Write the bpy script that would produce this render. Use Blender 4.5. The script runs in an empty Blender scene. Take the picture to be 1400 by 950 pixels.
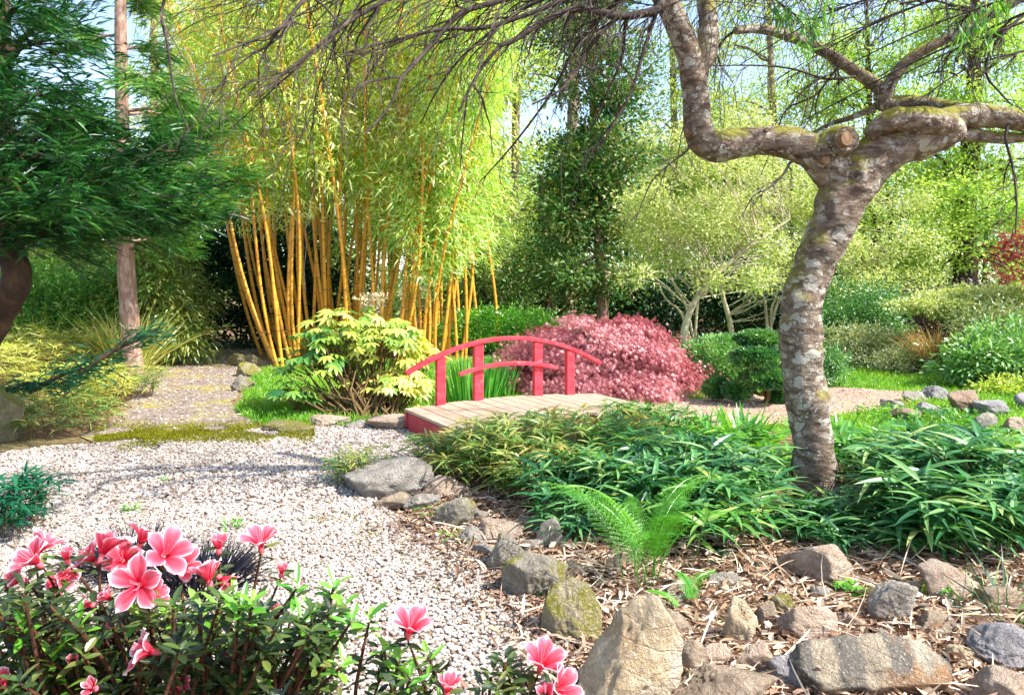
import bpy, bmesh, math
import numpy as np
from mathutils import Vector, noise as mnoise

rs = np.random.RandomState(11)
F, V0, H = 1050.0, 390.0, 1.5            # focal length in photo pixels, horizon row, eye height

def P(u, v, Y):
    return np.array([(u - 700) / F * Y, Y, H - (v - V0) / F * Y])
def G(u, v, z=0.0):
    Y = (H - z) * F / (v - V0)
    return np.array([(u - 700) / F * Y, Y, z])

scene = bpy.context.scene
COL = scene.collection

# ------------------------------------------------------------------ helpers
def unit(a):
    a = np.asarray(a, float)
    return a / (np.linalg.norm(a, axis=-1, keepdims=True) + 1e-9)
def rnd_dir(n):
    return unit(rs.normal(size=(n, 3)))
def U(a, b, n=None):
    return rs.uniform(a, b, n)

class MB:
    """collects vertices, faces and one random value per vertex for ONE mesh object"""
    def __init__(s):
        s.v, s.f, s.r, s.n = [], [], [], 0
    def add(s, V, Fc, r=0.5):
        V = np.asarray(V, float).reshape(-1, 3)
        Fc = np.asarray(Fc, int)
        s.v.append(V); s.f.append(Fc + s.n)
        s.r.append(np.broadcast_to(np.asarray(r, float), (len(V),)).copy())
        s.n += len(V)
    def leaves(s, C, D, N, L, W, T, r):
        tv, tf = T
        if tv.shape[1] == 3: tv = np.hstack([tv, np.zeros((len(tv), 1))])
        n = len(C)
        if n == 0: return
        D = unit(D); N = np.asarray(N, float)
        N = unit(N - D * (D * N).sum(1, keepdims=True))
        S = np.cross(D, N)
        L = np.broadcast_to(np.asarray(L, float), (n,)); W = np.broadcast_to(np.asarray(W, float), (n,))
        V = (C[:, None, :] + D[:, None, :] * (L[:, None, None] * tv[None, :, 0:1])
             + S[:, None, :] * (W[:, None, None] * tv[None, :, 1:2])
             + N[:, None, :] * (L[:, None, None] * tv[None, :, 2:3] + W[:, None, None] * tv[None, :, 3:4]))
        k = len(tv)
        Fc = (tf[None] + (np.arange(n) * k)[:, None, None]).reshape(-1, tf.shape[1])
        s.add(V.reshape(-1, 3), Fc, np.repeat(np.broadcast_to(r, (n,)), k))
    def tube(s, pts, rad, sides=6, r=0.5, cap=True, lump=0.0, sub=0):
        pts = np.asarray(pts, float); rad = np.broadcast_to(np.asarray(rad, float), (len(pts),)).copy()
        if sub: pts, rad = smooth_path(pts, rad, sub)
        n = len(pts)
        t = unit(np.gradient(pts, axis=0))
        ref = np.array([0.0, 0, 1.0]) if abs(t[:, 2]).mean() < 0.75 else np.array([0.0, 1.0, 0])
        a = unit(np.cross(t, ref)); b = np.cross(t, a)
        ang = np.arange(sides) * 2 * math.pi / sides
        R = rad[:, None] * np.ones((1, sides))
        if lump:
            q = pts[:, None, :] + (a[:, None] * np.cos(ang)[None, :, None] + b[:, None] * np.sin(ang)[None, :, None]) * rad[:, None, None]
            nz = np.array([[mnoise.noise(Vector(x * 6)) + .5 * mnoise.noise(Vector(x * 17)) + .22 * mnoise.noise(Vector((x[0] * 60, x[1] * 60, x[2] * 60))) for x in row] for row in q])
            R = R * (1 + lump * nz)
        V = pts[:, None, :] + (a[:, None] * np.cos(ang)[None, :, None] + b[:, None] * np.sin(ang)[None, :, None]) * R[:, :, None]
        i = np.arange(n - 1)[:, None] * sides; j = np.arange(sides)[None]; jn = (j + 1) % sides
        Fc = np.stack([i + j, i + jn, i + sides + jn, i + sides + j], -1).reshape(-1, 4)
        s.add(V.reshape(-1, 3), Fc, r)
        if cap and sides >= 3:
            k = s.n
            for ring, c, flip in ((0, pts[0], 1), (n - 1, pts[-1], 0)):
                VV = np.vstack([V[ring], c[None]])
                o = np.arange(sides); on = (o + 1) % sides
                tri = np.stack([on, o, np.full(sides, sides)], -1) if flip else np.stack([o, on, np.full(sides, sides)], -1)
                s.add(VV, tri, r)
    def box(s, c, ax, r=0.5):
        """c centre, ax three half-extent vectors"""
        c = np.asarray(c, float); ax = np.asarray(ax, float)
        sg = np.array([[x, y, z] for x in (-1, 1) for y in (-1, 1) for z in (-1, 1)], float)
        s.add(c + sg @ ax, [[0, 1, 3, 2], [4, 6, 7, 5], [0, 4, 5, 1], [2, 3, 7, 6], [0, 2, 6, 4], [1, 5, 7, 3]], r)
    def build(s, name, mat, parent=None, origin=None, smooth=False, **props):
        me = bpy.data.meshes.new(name)
        if origin is None: origin = np.array(parent['_o']) if parent is not None and '_o' in parent else np.zeros(3)
        V = np.vstack(s.v) - np.asarray(origin, float)
        me.vertices.add(len(V)); me.vertices.foreach_set('co', V.astype(np.float32).ravel())
        li = np.concatenate([f.ravel() for f in s.f])
        lt = np.concatenate([np.full(len(f), f.shape[1]) for f in s.f])
        ls = np.concatenate([[0], np.cumsum(lt)[:-1]])
        me.loops.add(len(li)); me.loops.foreach_set('vertex_index', li.astype(np.int32))
        me.polygons.add(len(lt)); me.polygons.foreach_set('loop_start', ls.astype(np.int32))
        me.update(calc_edges=True)
        me.polygons.foreach_set('use_smooth', np.full(len(lt), bool(smooth)))
        a = me.attributes.new('r', 'FLOAT', 'POINT'); a.data.foreach_set('value', np.concatenate(s.r).astype(np.float32))
        me.materials.append(mat)
        o = bpy.data.objects.new(name, me); COL.objects.link(o)
        if parent is not None: o.parent = parent
        else: o.location = origin
        for k, x in props.items(): o[k] = x
        return o

def smooth_path(pts, rad, k):
    pts = np.asarray(pts, float)
    n = len(pts); ts = np.linspace(0, n - 1, (n - 1) * k + 1)
    i = np.clip(ts.astype(int), 0, n - 2); f = (ts - i)[:, None]
    g = lambda j: pts[np.clip(j, 0, n - 1)]
    p0, p1, p2, p3 = g(i - 1), g(i), g(i + 1), g(i + 2)
    out = .5 * (2 * p1 + (p2 - p0) * f + (2 * p0 - 5 * p1 + 4 * p2 - p3) * f ** 2 + (3 * p1 - p0 - 3 * p2 + p3) * f ** 3)
    return out, np.interp(ts, np.arange(n), rad)

def thing(name, label, cat, loc, group=None):
    o = bpy.data.objects.new(name, None); COL.objects.link(o)
    o.empty_display_size = 0.1
    o.location = loc; o['label'] = label; o['category'] = cat
    if group: o['group'] = group
    o['_o'] = [float(x) for x in loc]
    return o
def tag(o, label, cat, group=None):
    o['label'] = label; o['category'] = cat
    if group: o['group'] = group
    return o
def dup(root, loc, rot, scale=1.0, label=None):
    r = root.copy(); COL.objects.link(r)
    r.location = loc; r.rotation_euler = rot; r.scale = (scale,) * 3
    if label: r['label'] = label
    for ch in root.children:
        c = ch.copy(); COL.objects.link(c); c.parent = r
    return r

# ------------------------------------------------------------------ leaf templates (along, across, up)
def strip(st, wd, droop=0.0, fold=0.0):
    v, f, prev = [], [], None
    for s_, w in zip(st, wd):
        z = -droop * s_ * s_
        k = len(v)
        if w == 0: v.append([s_, 0, z, 0]); cur = [k]
        else: v += [[s_, w, z, fold * w], [s_, 0, z, 0], [s_, -w, z, fold * w]]; cur = [k, k + 1, k + 2]
        if prev:
            if len(prev) == 1 and len(cur) == 3: f += [[prev[0], cur[1], cur[0]], [prev[0], cur[2], cur[1]]]
            elif len(prev) == 3 and len(cur) == 1: f += [[prev[0], prev[1], cur[0]], [prev[1], prev[2], cur[0]]]
            else:
                for q in (0, 1): f += [[prev[q], prev[q + 1], cur[q + 1]], [prev[q], cur[q + 1], cur[q]]]
        prev = cur
    return np.array(v, float), np.array(f, int)
def join(parts):
    V, Fc, n = [], [], 0
    for v, f in parts: V.append(v); Fc.append(f + n); n += len(v)
    return np.vstack(V), np.vstack(Fc)
def lobe(T, ang, L, W, base=(0, 0, 0)):
    v, f = T
    c, s_ = math.cos(ang), math.sin(ang)
    x, y = v[:, 0] * L, v[:, 1] * W
    return np.stack([base[0] + x * c - y * s_, base[1] + x * s_ + y * c, base[2] + v[:, 2] * L + (v[:, 3] * W if v.shape[1] > 3 else 0)], 1), f
DIAM = (np.array([[0, 0, 0], [.45, .5, .06], [1, 0, -.06], [.45, -.5, .06]], float), np.array([[0, 2, 1], [0, 3, 2]]))
LANC = strip([0, .2, .5, .78, 1], [0, .5, .44, .26, 0], .40, .25)
LANC_S = strip([0, .35, 1], [0, .5, 0], .25, .2)
OVAL = strip([0, .2, .5, .8, 1], [0, .36, .5, .34, 0], .12, .25)
BLADE = strip([0, .35, .7, 1], [.35, .5, .35, 0], .45, .1)
BLADE_UP = strip([0, .4, .75, 1], [.4, .5, .4, 0], .12, .3)
PALM = join([lobe(strip([0, .3, .62, .85, 1], [.12, .30, .5, .3, 0], .28, .15), a, l, .30 * l)
             for a, l in ((0, 1), (.62, .95), (-.62, .95), (1.2, .8), (-1.2, .8), (1.85, .55), (-1.85, .55), (2.5, .38), (-2.5, .38))])
LACE = join([lobe(strip([0, .5, 1], [0, .5, 0], .5, 0), a, l, .13)
             for a, l in ((0, 1), (.42, .9), (-.42, .9), (.9, .7), (-.9, .7))])
STAR = join([lobe(strip([0, .45, 1], [0.1, .5, 0], .3, .1), a, l, .3)
             for a, l in ((0, 1), (.8, .9), (-.8, .9), (1.6, .7), (-1.6, .7))])
FEATHER = join([lobe(DIAM, s_ * (.7 - .3 * x), .24 * (1.08 - x) + .06, .016, (x, 0, -.12 * x * x))
                for x in np.linspace(.0, .94, 8) for s_ in (1, -1)] + [lobe(DIAM, 0, 1.0, .035)])

# ------------------------------------------------------------------ materials
def lin(h):
    c = [int(h[i:i + 2], 16) / 255 for i in (0, 2, 4)]
    return tuple(x / 12.92 if x <= .04045 else ((x + .055) / 1.055) ** 2.4 for x in c) + (1,)
def C4(*c): return tuple(c) + (1,)
class NT:
    def __init__(s, name):
        s.m = bpy.data.materials.new(name); s.m.use_nodes = True
        s.t = s.m.node_tree; s.t.nodes.clear()
        s.out = s.n('ShaderNodeOutputMaterial')
    def n(s, typ, **kw):
        x = s.t.nodes.new(typ)
        for k, v in kw.items():
            if k.startswith('i_'):
                k2 = k[2:]; k2 = int(k2) if k2.isdigit() else k2.replace('_', ' ')
                if hasattr(v, 'is_linked') or isinstance(v, bpy.types.NodeSocket): s.t.links.new(v, x.inputs[k2])
                else: x.inputs[k2].default_value = v
            else: setattr(x, k, v)
        return x
    def ramp(s, fac, stops, interp='LINEAR'):
        x = s.n('ShaderNodeValToRGB'); e = x.color_ramp; e.interpolation = interp
        while len(e.elements) < len(stops): e.elements.new(0.5)
        for el, (p, c) in zip(e.elements, stops): el.position = p; el.color = c
        s.t.links.new(fac, x.inputs[0]); return x.outputs[0]
    def mix(s, fac, a, b, typ='MIX'):
        x = s.n('ShaderNodeMix', data_type='RGBA', blend_type=typ)
        for sock, val in ((x.inputs[0], fac), (x.inputs[6], a), (x.inputs[7], b)):
            if isinstance(val, bpy.types.NodeSocket): s.t.links.new(val, sock)
            else: sock.default_value = val
        return x.outputs[2]
    def math(s, op, a, b=0.0, c=0.0):
        x = s.n('ShaderNodeMath', operation=op)
        for k, val in enumerate((a, b, c)):
            if isinstance(val, bpy.types.NodeSocket): s.t.links.new(val, x.inputs[k])
            else: x.inputs[k].default_value = val
        return x.outputs[0]
    def coord(s, kind='Object'): return s.n('ShaderNodeTexCoord').outputs[kind]
    def noise(s, scale, detail=4, vec=None, rough=.55, dist=0.0):
        x = s.n('ShaderNodeTexNoise'); x.inputs['Scale'].default_value = scale
        x.inputs['Detail'].default_value = detail; x.inputs['Roughness'].default_value = rough
        x.inputs['Distortion'].default_value = dist
        s.t.links.new(vec if vec is not None else s.coord(), x.inputs['Vector']); return x.outputs[0]
    def scaled(s, sc, vec=None):
        x = s.n('ShaderNodeMapping'); x.inputs['Scale'].default_value = sc
        s.t.links.new(vec if vec is not None else s.coord(), x.inputs['Vector']); return x.outputs[0]
    def bump(s, h, strength=.4, dist=.02):
        x = s.n('ShaderNodeBump'); x.inputs['Strength'].default_value = strength; x.inputs['Distance'].default_value = dist
        s.t.links.new(h, x.inputs['Height']); return x.outputs[0]
    def attr(s, name='r'):
        x = s.n('ShaderNodeAttribute'); x.attribute_name = name; return x.outputs['Fac']
    def pbr(s, col, rough=.8, normal=None, spec=.3):
        b = s.n('ShaderNodeBsdfPrincipled')
        for nm, val in (('Base Color', col), ('Roughness', rough), ('Specular IOR Level', spec), ('Normal', normal)):
            if val is None: continue
            if isinstance(val, bpy.types.NodeSocket): s.t.links.new(val, b.inputs[nm])
            else: b.inputs[nm].default_value = val
        s.t.links.new(b.outputs[0], s.out.inputs[0]); return s.m

def leaf_mat(name, stops, trans=.4, gloss=.06, rough=.4, tint=(1.25, 1.15, .55)):
    """colours go by each leaf's own random value; light passes through the blades"""
    k = NT(name)
    if len(stops) and not isinstance(stops[0], tuple): stops = [(i / (len(stops) - 1), lin(c)) for i, c in enumerate(stops)]
    c = k.ramp(k.attr(), stops)
    tc = k.mix(1.0, c, tint + (1,), 'MULTIPLY')
    d = k.n('ShaderNodeBsdfDiffuse', i_Color=c); t = k.n('ShaderNodeBsdfTranslucent', i_Color=tc)
    m1 = k.n('ShaderNodeMixShader', i_0=trans, i_1=d.outputs[0], i_2=t.outputs[0])
    g = k.n('ShaderNodeBsdfGlossy'); g.inputs['Roughness'].default_value = rough
    g.inputs['Color'].default_value = (1, 1, 1, 1)
    m2 = k.n('ShaderNodeMixShader', i_0=gloss, i_1=m1.outputs[0], i_2=g.outputs[0])
    k.t.links.new(m2.outputs[0], k.out.inputs[0])
    return k.m

M = {}
M['bamboo_leaf'] = leaf_mat('bamboo_leaf', ['649c2c', '9cc444', 'ccd860', 'ece890', 'f8f4d0'], .5, .05, tint=(.98, 1.12, .5))
M['bamboo_leaf_green'] = leaf_mat('bamboo_leaf_green', ['549430', '8cba44', 'bcd864', 'e0ea98', 'f4f6d4'], .5, .05, tint=(.98, 1.12, .5))
M['shade_bamboo'] = leaf_mat('shade_bamboo', ['3a5a1c', '5c7a28', '86963c', 'a8a850'], .4, .05)
M['fatsia'] = leaf_mat('fatsia_leaf', ['2c6c2c', '5a9236', '98b848', 'ccd05c', 'ece488'], .35, .08)
M['maple'] = leaf_mat('maple_leaf', ['8a424c', 'ac5c64', 'c47a7c', 'dca4a0'], .35, .04, tint=(1.1, .9, .85))
M['maple_red'] = leaf_mat('red_maple_leaf', ['84282c', 'a04440', 'be6e5c'], .35, .03, tint=(1.2, .7, .6))
M['dwarf_teal'] = leaf_mat('dwarf_bamboo_leaf', ['0c3220', '1a5030', '34703c', '5a9050', '8cb468', 'b0b070'], .3, .06, .4, (1.1, 1.2, .5))
M['dwarf_green'] = leaf_mat('dwarf_bamboo_green', ['0c3a1c', '22602c', '3f8038', '6a9c46', '9cb458', 'b4a464'], .32, .06)
M['dwarf_olive'] = leaf_mat('dwarf_bamboo_olive', ['28602a', '4f8636', '86a048', 'b4aa58', 'd0b66a'], .35, .08)
M['dwarf_straw'] = leaf_mat('dwarf_bamboo_pale', ['6f9430', 'a4b448', 'cecb68', 'e6dc94'], .35, .06)
M['fern'] = leaf_mat('fern_leaf', ['3c8a1e', '62ad2a', '8cc83c'], .45, .04)
M['iris'] = leaf_mat('iris_leaf', ['2a7a22', '4a9a30', '78b848'], .4, .06)
M['lush'] = leaf_mat('lush_leaf', ['2f7a1c', '5aa028', '94c440'], .4, .06)
M['grass'] = leaf_mat('grass_blade', ['3a7a18', '5f9c22', '8ab432', 'aabf48'], .4, .03)
M['conifer'] = leaf_mat('conifer_leaf', ['0a2c14', '16481c', '2f7028', '68a040'], .25, .03)
M['conifer_light'] = leaf_mat('conifer_light_leaf', ['1e5c22', '3f8030', '74a440', 'a4be58'], .3, .03)
M['juniper'] = leaf_mat('juniper_leaf', ['0f4a34', '1c6040', '33784a'], .25, .03)
M['holly'] = leaf_mat('holly_leaf', ['1c4a24', '30642e', '568442', '8a9c58', 'b89c74'], .3, .025)
M['pale'] = leaf_mat('pale_leaf', ['78944a', 'a2b460', 'c8ce84', 'e4e6b8'], .42, .03, tint=(1.12, 1.08, .68))
M['bright'] = leaf_mat('bright_leaf', ['5c9034', '90b848', 'c0d864', 'e4ec9c'], .48, .03, tint=(1.12, 1.08, .68))
M['yellow'] = leaf_mat('yellow_leaf', ['8cac38', 'b8cc54', 'dce078'], .48, .03, tint=(1.12, 1.08, .68))
M['far'] = leaf_mat('far_leaf', ['4a7438', '7c9c50', 'acc074', 'd6d8a8'], .4, .02, tint=(1.12, 1.08, .68))
M['laurel'] = leaf_mat('laurel_leaf', ['10301a', '1a4022', '2e5c30'], .2, .03)
M['topiary'] = leaf_mat('topiary_leaf', ['1f5a26', '3a7a34', '6a9c4a', '8cb45e'], .25, .08)
M['hedge'] = leaf_mat('hedge_leaf', ['4a8a34', '74a850', 'a4c47c'], .3, .08)
M['greyshrub'] = leaf_mat('greyshrub_leaf', ['4a6a3a', '7a8f58', 'a4aa7c', 'c0bc98'], .35, .04)
M['straw'] = leaf_mat('straw', ['8a6a34', 'b08a4c', 'd2b070'], .3, .03, tint=(1.1, 1, .8))
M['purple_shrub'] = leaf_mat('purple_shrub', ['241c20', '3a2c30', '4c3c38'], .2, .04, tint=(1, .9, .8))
M['mondo'] = leaf_mat('mondo_leaf', ['0c0a12', '16121e', '242030'], .1, .07, .35, (1, 1, 1))
M['azalea_leaf'] = leaf_mat('azalea_leaf', ['1a2812', '30441e', '4c6228', '6e7234'], .2, .05)
M['azalea_fresh'] = leaf_mat('azalea_fresh', ['3f8a1e', '66a82c', '96c848'], .45, .05)
M['litter'] = leaf_mat('litter', ['3a2a22', '785a48', 'b29074', 'd8bea0', 'f0e2cc'], .15, .03, tint=(1.1, 1, .8))
M['moss'] = leaf_mat('moss_tuft', ['5a5a14', '7c7c20', '9a9a34'], .2, .0)

def stone_mat(name, c, moss=0.0, band=False):
    k = NT(name); n1 = k.noise(5, 6); n2 = k.noise(26, 6, rough=.7); n3 = k.noise(90, 4)
    a = k.ramp(n1, [(.3, lin(c[0])), (.5, lin(c[1])), (.7, lin(c[2]))])
    a = k.mix(k.ramp(n2, [(.35, C4(0, 0, 0)), (.7, C4(.55, .55, .55))]), a, lin(c[3]))
    if band:
        w = k.n('ShaderNodeTexWave'); w.inputs['Scale'].default_value = 1.6; w.inputs['Distortion'].default_value = 5; w.inputs['Detail'].default_value = 4
        k.t.links.new(k.coord(), w.inputs['Vector'])
        a = k.mix(k.ramp(w.outputs[0], [(.35, C4(0, 0, 0)), (.6, C4(.8, .8, .8))]), a, lin('6a6660'))
        a = k.mix(k.ramp(k.noise(3.2, 3), [(.55, C4(0, 0, 0)), (.62, C4(.8, .8, .8))]), a, lin('c08a58'))
    if moss:
        nz = k.n('ShaderNodeSeparateXYZ'); k.t.links.new(k.n('ShaderNodeNewGeometry').outputs['Normal'], nz.inputs[0])
        f = k.math('MULTIPLY', k.ramp(k.noise(7, 5), [(.5 - moss * .2, C4(0, 0, 0)), (.62 - moss * .2, C4(1, 1, 1))]), k.ramp(nz.outputs[2], [(.0, C4(.25, .25, .25)), (.6, C4(1, 1, 1))]))
        a = k.mix(f, a, k.mix(n3, lin('6a6418'), lin('94902e')))
    vc = k.n('ShaderNodeTexVoronoi'); vc.feature = 'DISTANCE_TO_EDGE'; vc.inputs['Scale'].default_value = 5.5
    k.t.links.new(k.scaled((1, 1.6, 2.2)), vc.inputs['Vector'])
    crack = k.ramp(vc.outputs[0], [(0, C4(0, 0, 0)), (.05, C4(1, 1, 1))])
    a = k.mix(k.ramp(k.noise(2.2, 5, rough=.7), [(.5, C4(0, 0, 0)), (.64, C4(.5, .5, .5))]), a, lin(c[3]))
    a = k.mix(k.ramp(k.noise(150, 3), [(.56, C4(0, 0, 0)), (.68, C4(.3, .3, .3))]), a, lin(c[3]))
    a = k.mix(k.ramp(n3, [(.55, C4(0, 0, 0)), (.7, C4(.6, .6, .6))]), a, lin(c[2]))
    h = k.math('ADD', k.math('ADD', k.math('MULTIPLY', n2, .8), k.math('ADD', k.math('MULTIPLY', n3, .4), k.math('MULTIPLY', k.noise(260, 3), .25))), k.math('MULTIPLY', crack, .12))
    return k.pbr(a, .9, k.bump(h, 1.0, .06))
ST = {
 'grey': stone_mat('stone_grey', ['8c8276', 'bab0a2', 'dad2c6', '6e665c']),
 'tan': stone_mat('stone_tan', ['bc9c74', 'e0caa6', 'f6ecdc', '90795a']),
 'brown': stone_mat('stone_brown', ['8c7862', 'bca68c', 'dccab2', '6a5848']),
 'pink': stone_mat('stone_pink', ['b0947c', 'd6bca4', 'eedccb', '866e5c']),
 'moss': stone_mat('stone_mossy', ['94866e', 'baac90', 'd8caae', '746850'], .7),
 'greymoss': stone_mat('stone_greymoss', ['847a6c', 'b0a694', 'd0c6b6', '645c50'], .25),
 'band': stone_mat('stone_banded', ['9c8c78', 'c8b69a', 'e6dac2', '6e6456'], 0, True),
 'rust': stone_mat('stone_rust', ['8a7260', 'b09a84', 'd0c0b0', '8e5c3a']),
 'lilac': stone_mat('stone_lilac', ['8a8484', 'b4aeac', 'd6d0ce', '68625e']),
}
def bark_mat(name, c, scale=(14, 14, 4), lichen=0.0, moss=0.0):
    k = NT(name)
    n1 = k.noise(1.0, 6, k.scaled(scale), .65); n2 = k.noise(40, 4)
    a = k.ramp(n1, [(.3, lin(c[0])), (.5, lin(c[1])), (.7, lin(c[2]))])
    if lichen:
        vo = k.n('ShaderNodeTexVoronoi'); vo.inputs['Scale'].default_value = 1.0; vo.inputs['Randomness'].default_value = 1
        wob = k.n('ShaderNodeTexNoise'); wob.inputs['Scale'].default_value = 18; wob.inputs['Detail'].default_value = 6
        k.t.links.new(k.coord(), wob.inputs['Vector'])
        mv = k.n('ShaderNodeVectorMath', operation='MULTIPLY_ADD'); k.t.links.new(wob.outputs[1], mv.inputs[0]); mv.inputs[1].default_value = (.11, .11, .08); k.t.links.new(k.coord(), mv.inputs[2])
        k.t.links.new(k.scaled((12, 12, 19), mv.outputs[0]), vo.inputs['Vector'])
        ri = k.n('ShaderNodeSeparateColor'); k.t.links.new(vo.outputs['Color'], ri.inputs[0])
        thr = k.math('MULTIPLY', ri.outputs[0], lichen)
        spot = k.math('LESS_THAN', vo.outputs['Distance'], thr)
        big = k.ramp(k.noise(3.5, 2), [(.38, C4(0, 0, 0)), (.5, C4(1, 1, 1))])
        vo2 = k.n('ShaderNodeTexVoronoi'); vo2.inputs['Scale'].default_value = 1; k.t.links.new(k.scaled((30, 30, 46), mv.outputs[0]), vo2.inputs['Vector'])
        r2 = k.n('ShaderNodeSeparateColor'); k.t.links.new(vo2.outputs['Color'], r2.inputs[0])
        spot2 = k.math('MULTIPLY', k.math('LESS_THAN', vo2.outputs['Distance'], k.math('MULTIPLY', r2.outputs[1], .45)), k.ramp(k.noise(5, 3), [(.42, C4(0, 0, 0)), (.55, C4(1, 1, 1))]))
        a = k.mix(k.ramp(k.noise(7, 6, rough=.75), [(.5, C4(0, 0, 0)), (.66, C4(.55, .55, .55))]), a, lin('a89c8c'))
        a = k.mix(k.ramp(k.noise(1, 4, k.scaled((5, 5, 40))), [(.6, C4(0, 0, 0)), (.7, C4(.75, .75, .75))]), a, lin('33241c'))
        f = k.math('MULTIPLY', k.math('MAXIMUM', k.math('MULTIPLY', spot, big), spot2), .7)
        a = k.mix(f, a, k.mix(n2, lin('8f8c82'), lin('d0ccc0')))
    if moss:
        nz = k.n('ShaderNodeSeparateXYZ'); k.t.links.new(k.n('ShaderNodeNewGeometry').outputs['Normal'], nz.inputs[0])
        f = k.math('MULTIPLY', k.ramp(k.noise(5, 5), [(.40, C4(0, 0, 0)), (.52, C4(1, 1, 1))]), k.ramp(nz.outputs[2], [(.1, C4(0, 0, 0)), (.5, C4(moss, moss, moss))]))
        a = k.mix(f, a, k.mix(n2, lin('5c5a14'), lin('98902c')))
    h = k.math('ADD', n1, k.math('MULTIPLY', n2, .3))
    return k.pbr(a, .85, k.bump(h, .9, .025))
M['bark'] = bark_mat('bark_cherry', ['3a2e26', '665446', '948474'], (10, 10, 26), .62, .95)
M['twig'] = bark_mat('twig_bark', ['221b18', '3e342e', '65594f'], (9, 9, 9))
M['bark_grey'] = bark_mat('bark_grey', ['5a4c40', '83725f', 'aa9a84'], (9, 9, 3))
M['bark_dark'] = bark_mat('bark_dark', ['221812', '3c2c20', '5a4430'], (9, 9, 3))
M['bark_pink'] = bark_mat('bark_pink', ['6c5248', '9a7a6a', 'c4a898'], (14, 14, 5))
M['bark_pale'] = bark_mat('bark_pale', ['8a7a64', 'b0a088', 'd2c6b0'], (9, 9, 3))
M['stemwood'] = bark_mat('stem_wood', ['4a3a26', '6e5836', '8a7448'], (30, 30, 30))
M['azalea_stem'] = bark_mat('azalea_stem', ['3a2418', '5a3624', '7c5030'], (60, 60, 20))

k = NT('cut_wood'); M['cut'] = k.pbr(k.ramp(k.noise(30, 3), [(.3, lin('5c4430')), (.7, lin('8c6e4c'))]), .8)
k = NT('bamboo_cane')
sx = k.n('ShaderNodeSeparateXYZ'); k.t.links.new(k.coord(), sx.inputs[0])
oi = k.n('ShaderNodeObjectInfo')
c_ = k.mix(k.noise(3, 3, k.scaled((2, 2, .7))), lin('d47c16'), lin('eeaa34'))
c_ = k.mix(k.math('MULTIPLY', oi.outputs['Random'], .5), c_, lin('d0a040'))
ring = k.math('LESS_THAN', k.math('ABSOLUTE', k.math('SUBTRACT', k.math('FRACT', k.math('DIVIDE', sx.outputs[2], .3)), .5)), .045)
c_ = k.mix(k.math('MULTIPLY', ring, .7), c_, lin('8a6428'))
M['cane'] = k.pbr(c_, .4, None, .4)
def paint(name, a, b, rough=.5):
    k = NT(name); n = k.noise(6, 5, k.scaled((1, 1, 4)))
    c_ = k.mix(k.ramp(n, [(.35, C4(0, 0, 0)), (.75, C4(1, 1, 1))]), lin(a), lin(b))
    c_ = k.mix(k.ramp(k.noise(11, 6, rough=.75), [(.56, C4(0, 0, 0)), (.72, C4(.6, .6, .6))]), c_, lin('e08488'))
    c_ = k.mix(k.ramp(k.noise(17, 6, rough=.8), [(.62, C4(0, 0, 0)), (.7, C4(.75, .75, .75))]), c_, lin('7a3430'))
    return k.pbr(c_, rough, k.bump(k.noise(1, 5, k.scaled((8, 8, 70))), .35, .006))
M['red'] = paint('red_paint', 'c62c3c', 'd24654')
M['red_shaded'] = paint('red_paint_shaded', 'a82c36', 'b84a4c', .6)  # darker copy for beams and end boards, their shade put into the colour
k = NT('deck_wood')
g = k.noise(1, 6, k.scaled((3, 60, 60)), .6)     # grain along the plank (local x)
c_ = k.ramp(g, [(.3, lin('8a7464')), (.5, lin('b09a86')), (.72, lin('ccb8a2'))])
c_ = k.mix(k.math('MULTIPLY', k.attr(), .5), c_, lin('a88468'))
M['deck'] = k.pbr(c_, .75, k.bump(g, .3, .006))

# ground materials
k = NT('soil'); n1 = k.noise(1.3, 6); n2 = k.noise(22, 6, rough=.7)
c_ = k.ramp(n2, [(.3, lin('4a3628')), (.5, lin('7c5f45')), (.7, lin('b0906c'))])
c_ = k.mix(k.ramp(n1, [(.45, C4(0, 0, 0)), (.65, C4(.5, .5, .5))]), c_, lin('5f6a2c'))
M['soil'] = k.pbr(c_, .95, k.bump(n2, .8, .03))
k = NT('lawn'); n1 = k.noise(1.1, 4); n2 = k.noise(45, 5, rough=.7)
c_ = k.ramp(n1, [(.3, lin('4f7f1e')), (.55, lin('74a02c')), (.75, lin('97ae44'))])
c_ = k.mix(k.ramp(n2, [(.35, C4(0, 0, 0)), (.7, C4(.6, .6, .6))]), c_, lin('47701c'))
M['lawn'] = k.pbr(c_, .95, k.bump(n2, .8, .03))
k = NT('dirt'); n1 = k.noise(1.0, 6, k.scaled((1.5, 1.3, 1)), .7); n2 = k.noise(38, 6, rough=.75)
c_ = k.ramp(n2, [(.3, lin('54463e')), (.5, lin('7f7068')), (.7, lin('b4a498'))])
c_ = k.mix(k.ramp(n1, [(.5, C4(0, 0, 0)), (.62, C4(.75, .75, .75))]), c_, k.mix(n2, lin('6f6a1e'), lin('b4a650')))
M['dirt'] = k.pbr(c_, .95, k.bump(n2, .8, .02))
k = NT('sandy'); n2 = k.noise(30, 6, rough=.75)
c_ = k.ramp(n2, [(.3, lin('7c624c')), (.5, lin('a88a70')), (.7, lin('ccb498'))])
c_ = k.mix(k.ramp(k.noise(1.6, 4), [(.5, C4(0, 0, 0)), (.65, C4(.6, .6, .6))]), c_, lin('b07a68'))
M['sandy'] = k.pbr(c_, .95, k.bump(n2, .7, .02))
k = NT('gravel_bed'); n2 = k.noise(60, 6, rough=.75)
c_ = k.ramp(n2, [(.3, lin('5e4c3c')), (.5, lin('86705c')), (.7, lin('b09a82'))])
M['gravel_bed'] = k.pbr(c_, .95, k.bump(n2, .8, .02))
k = NT('pebble')
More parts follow.
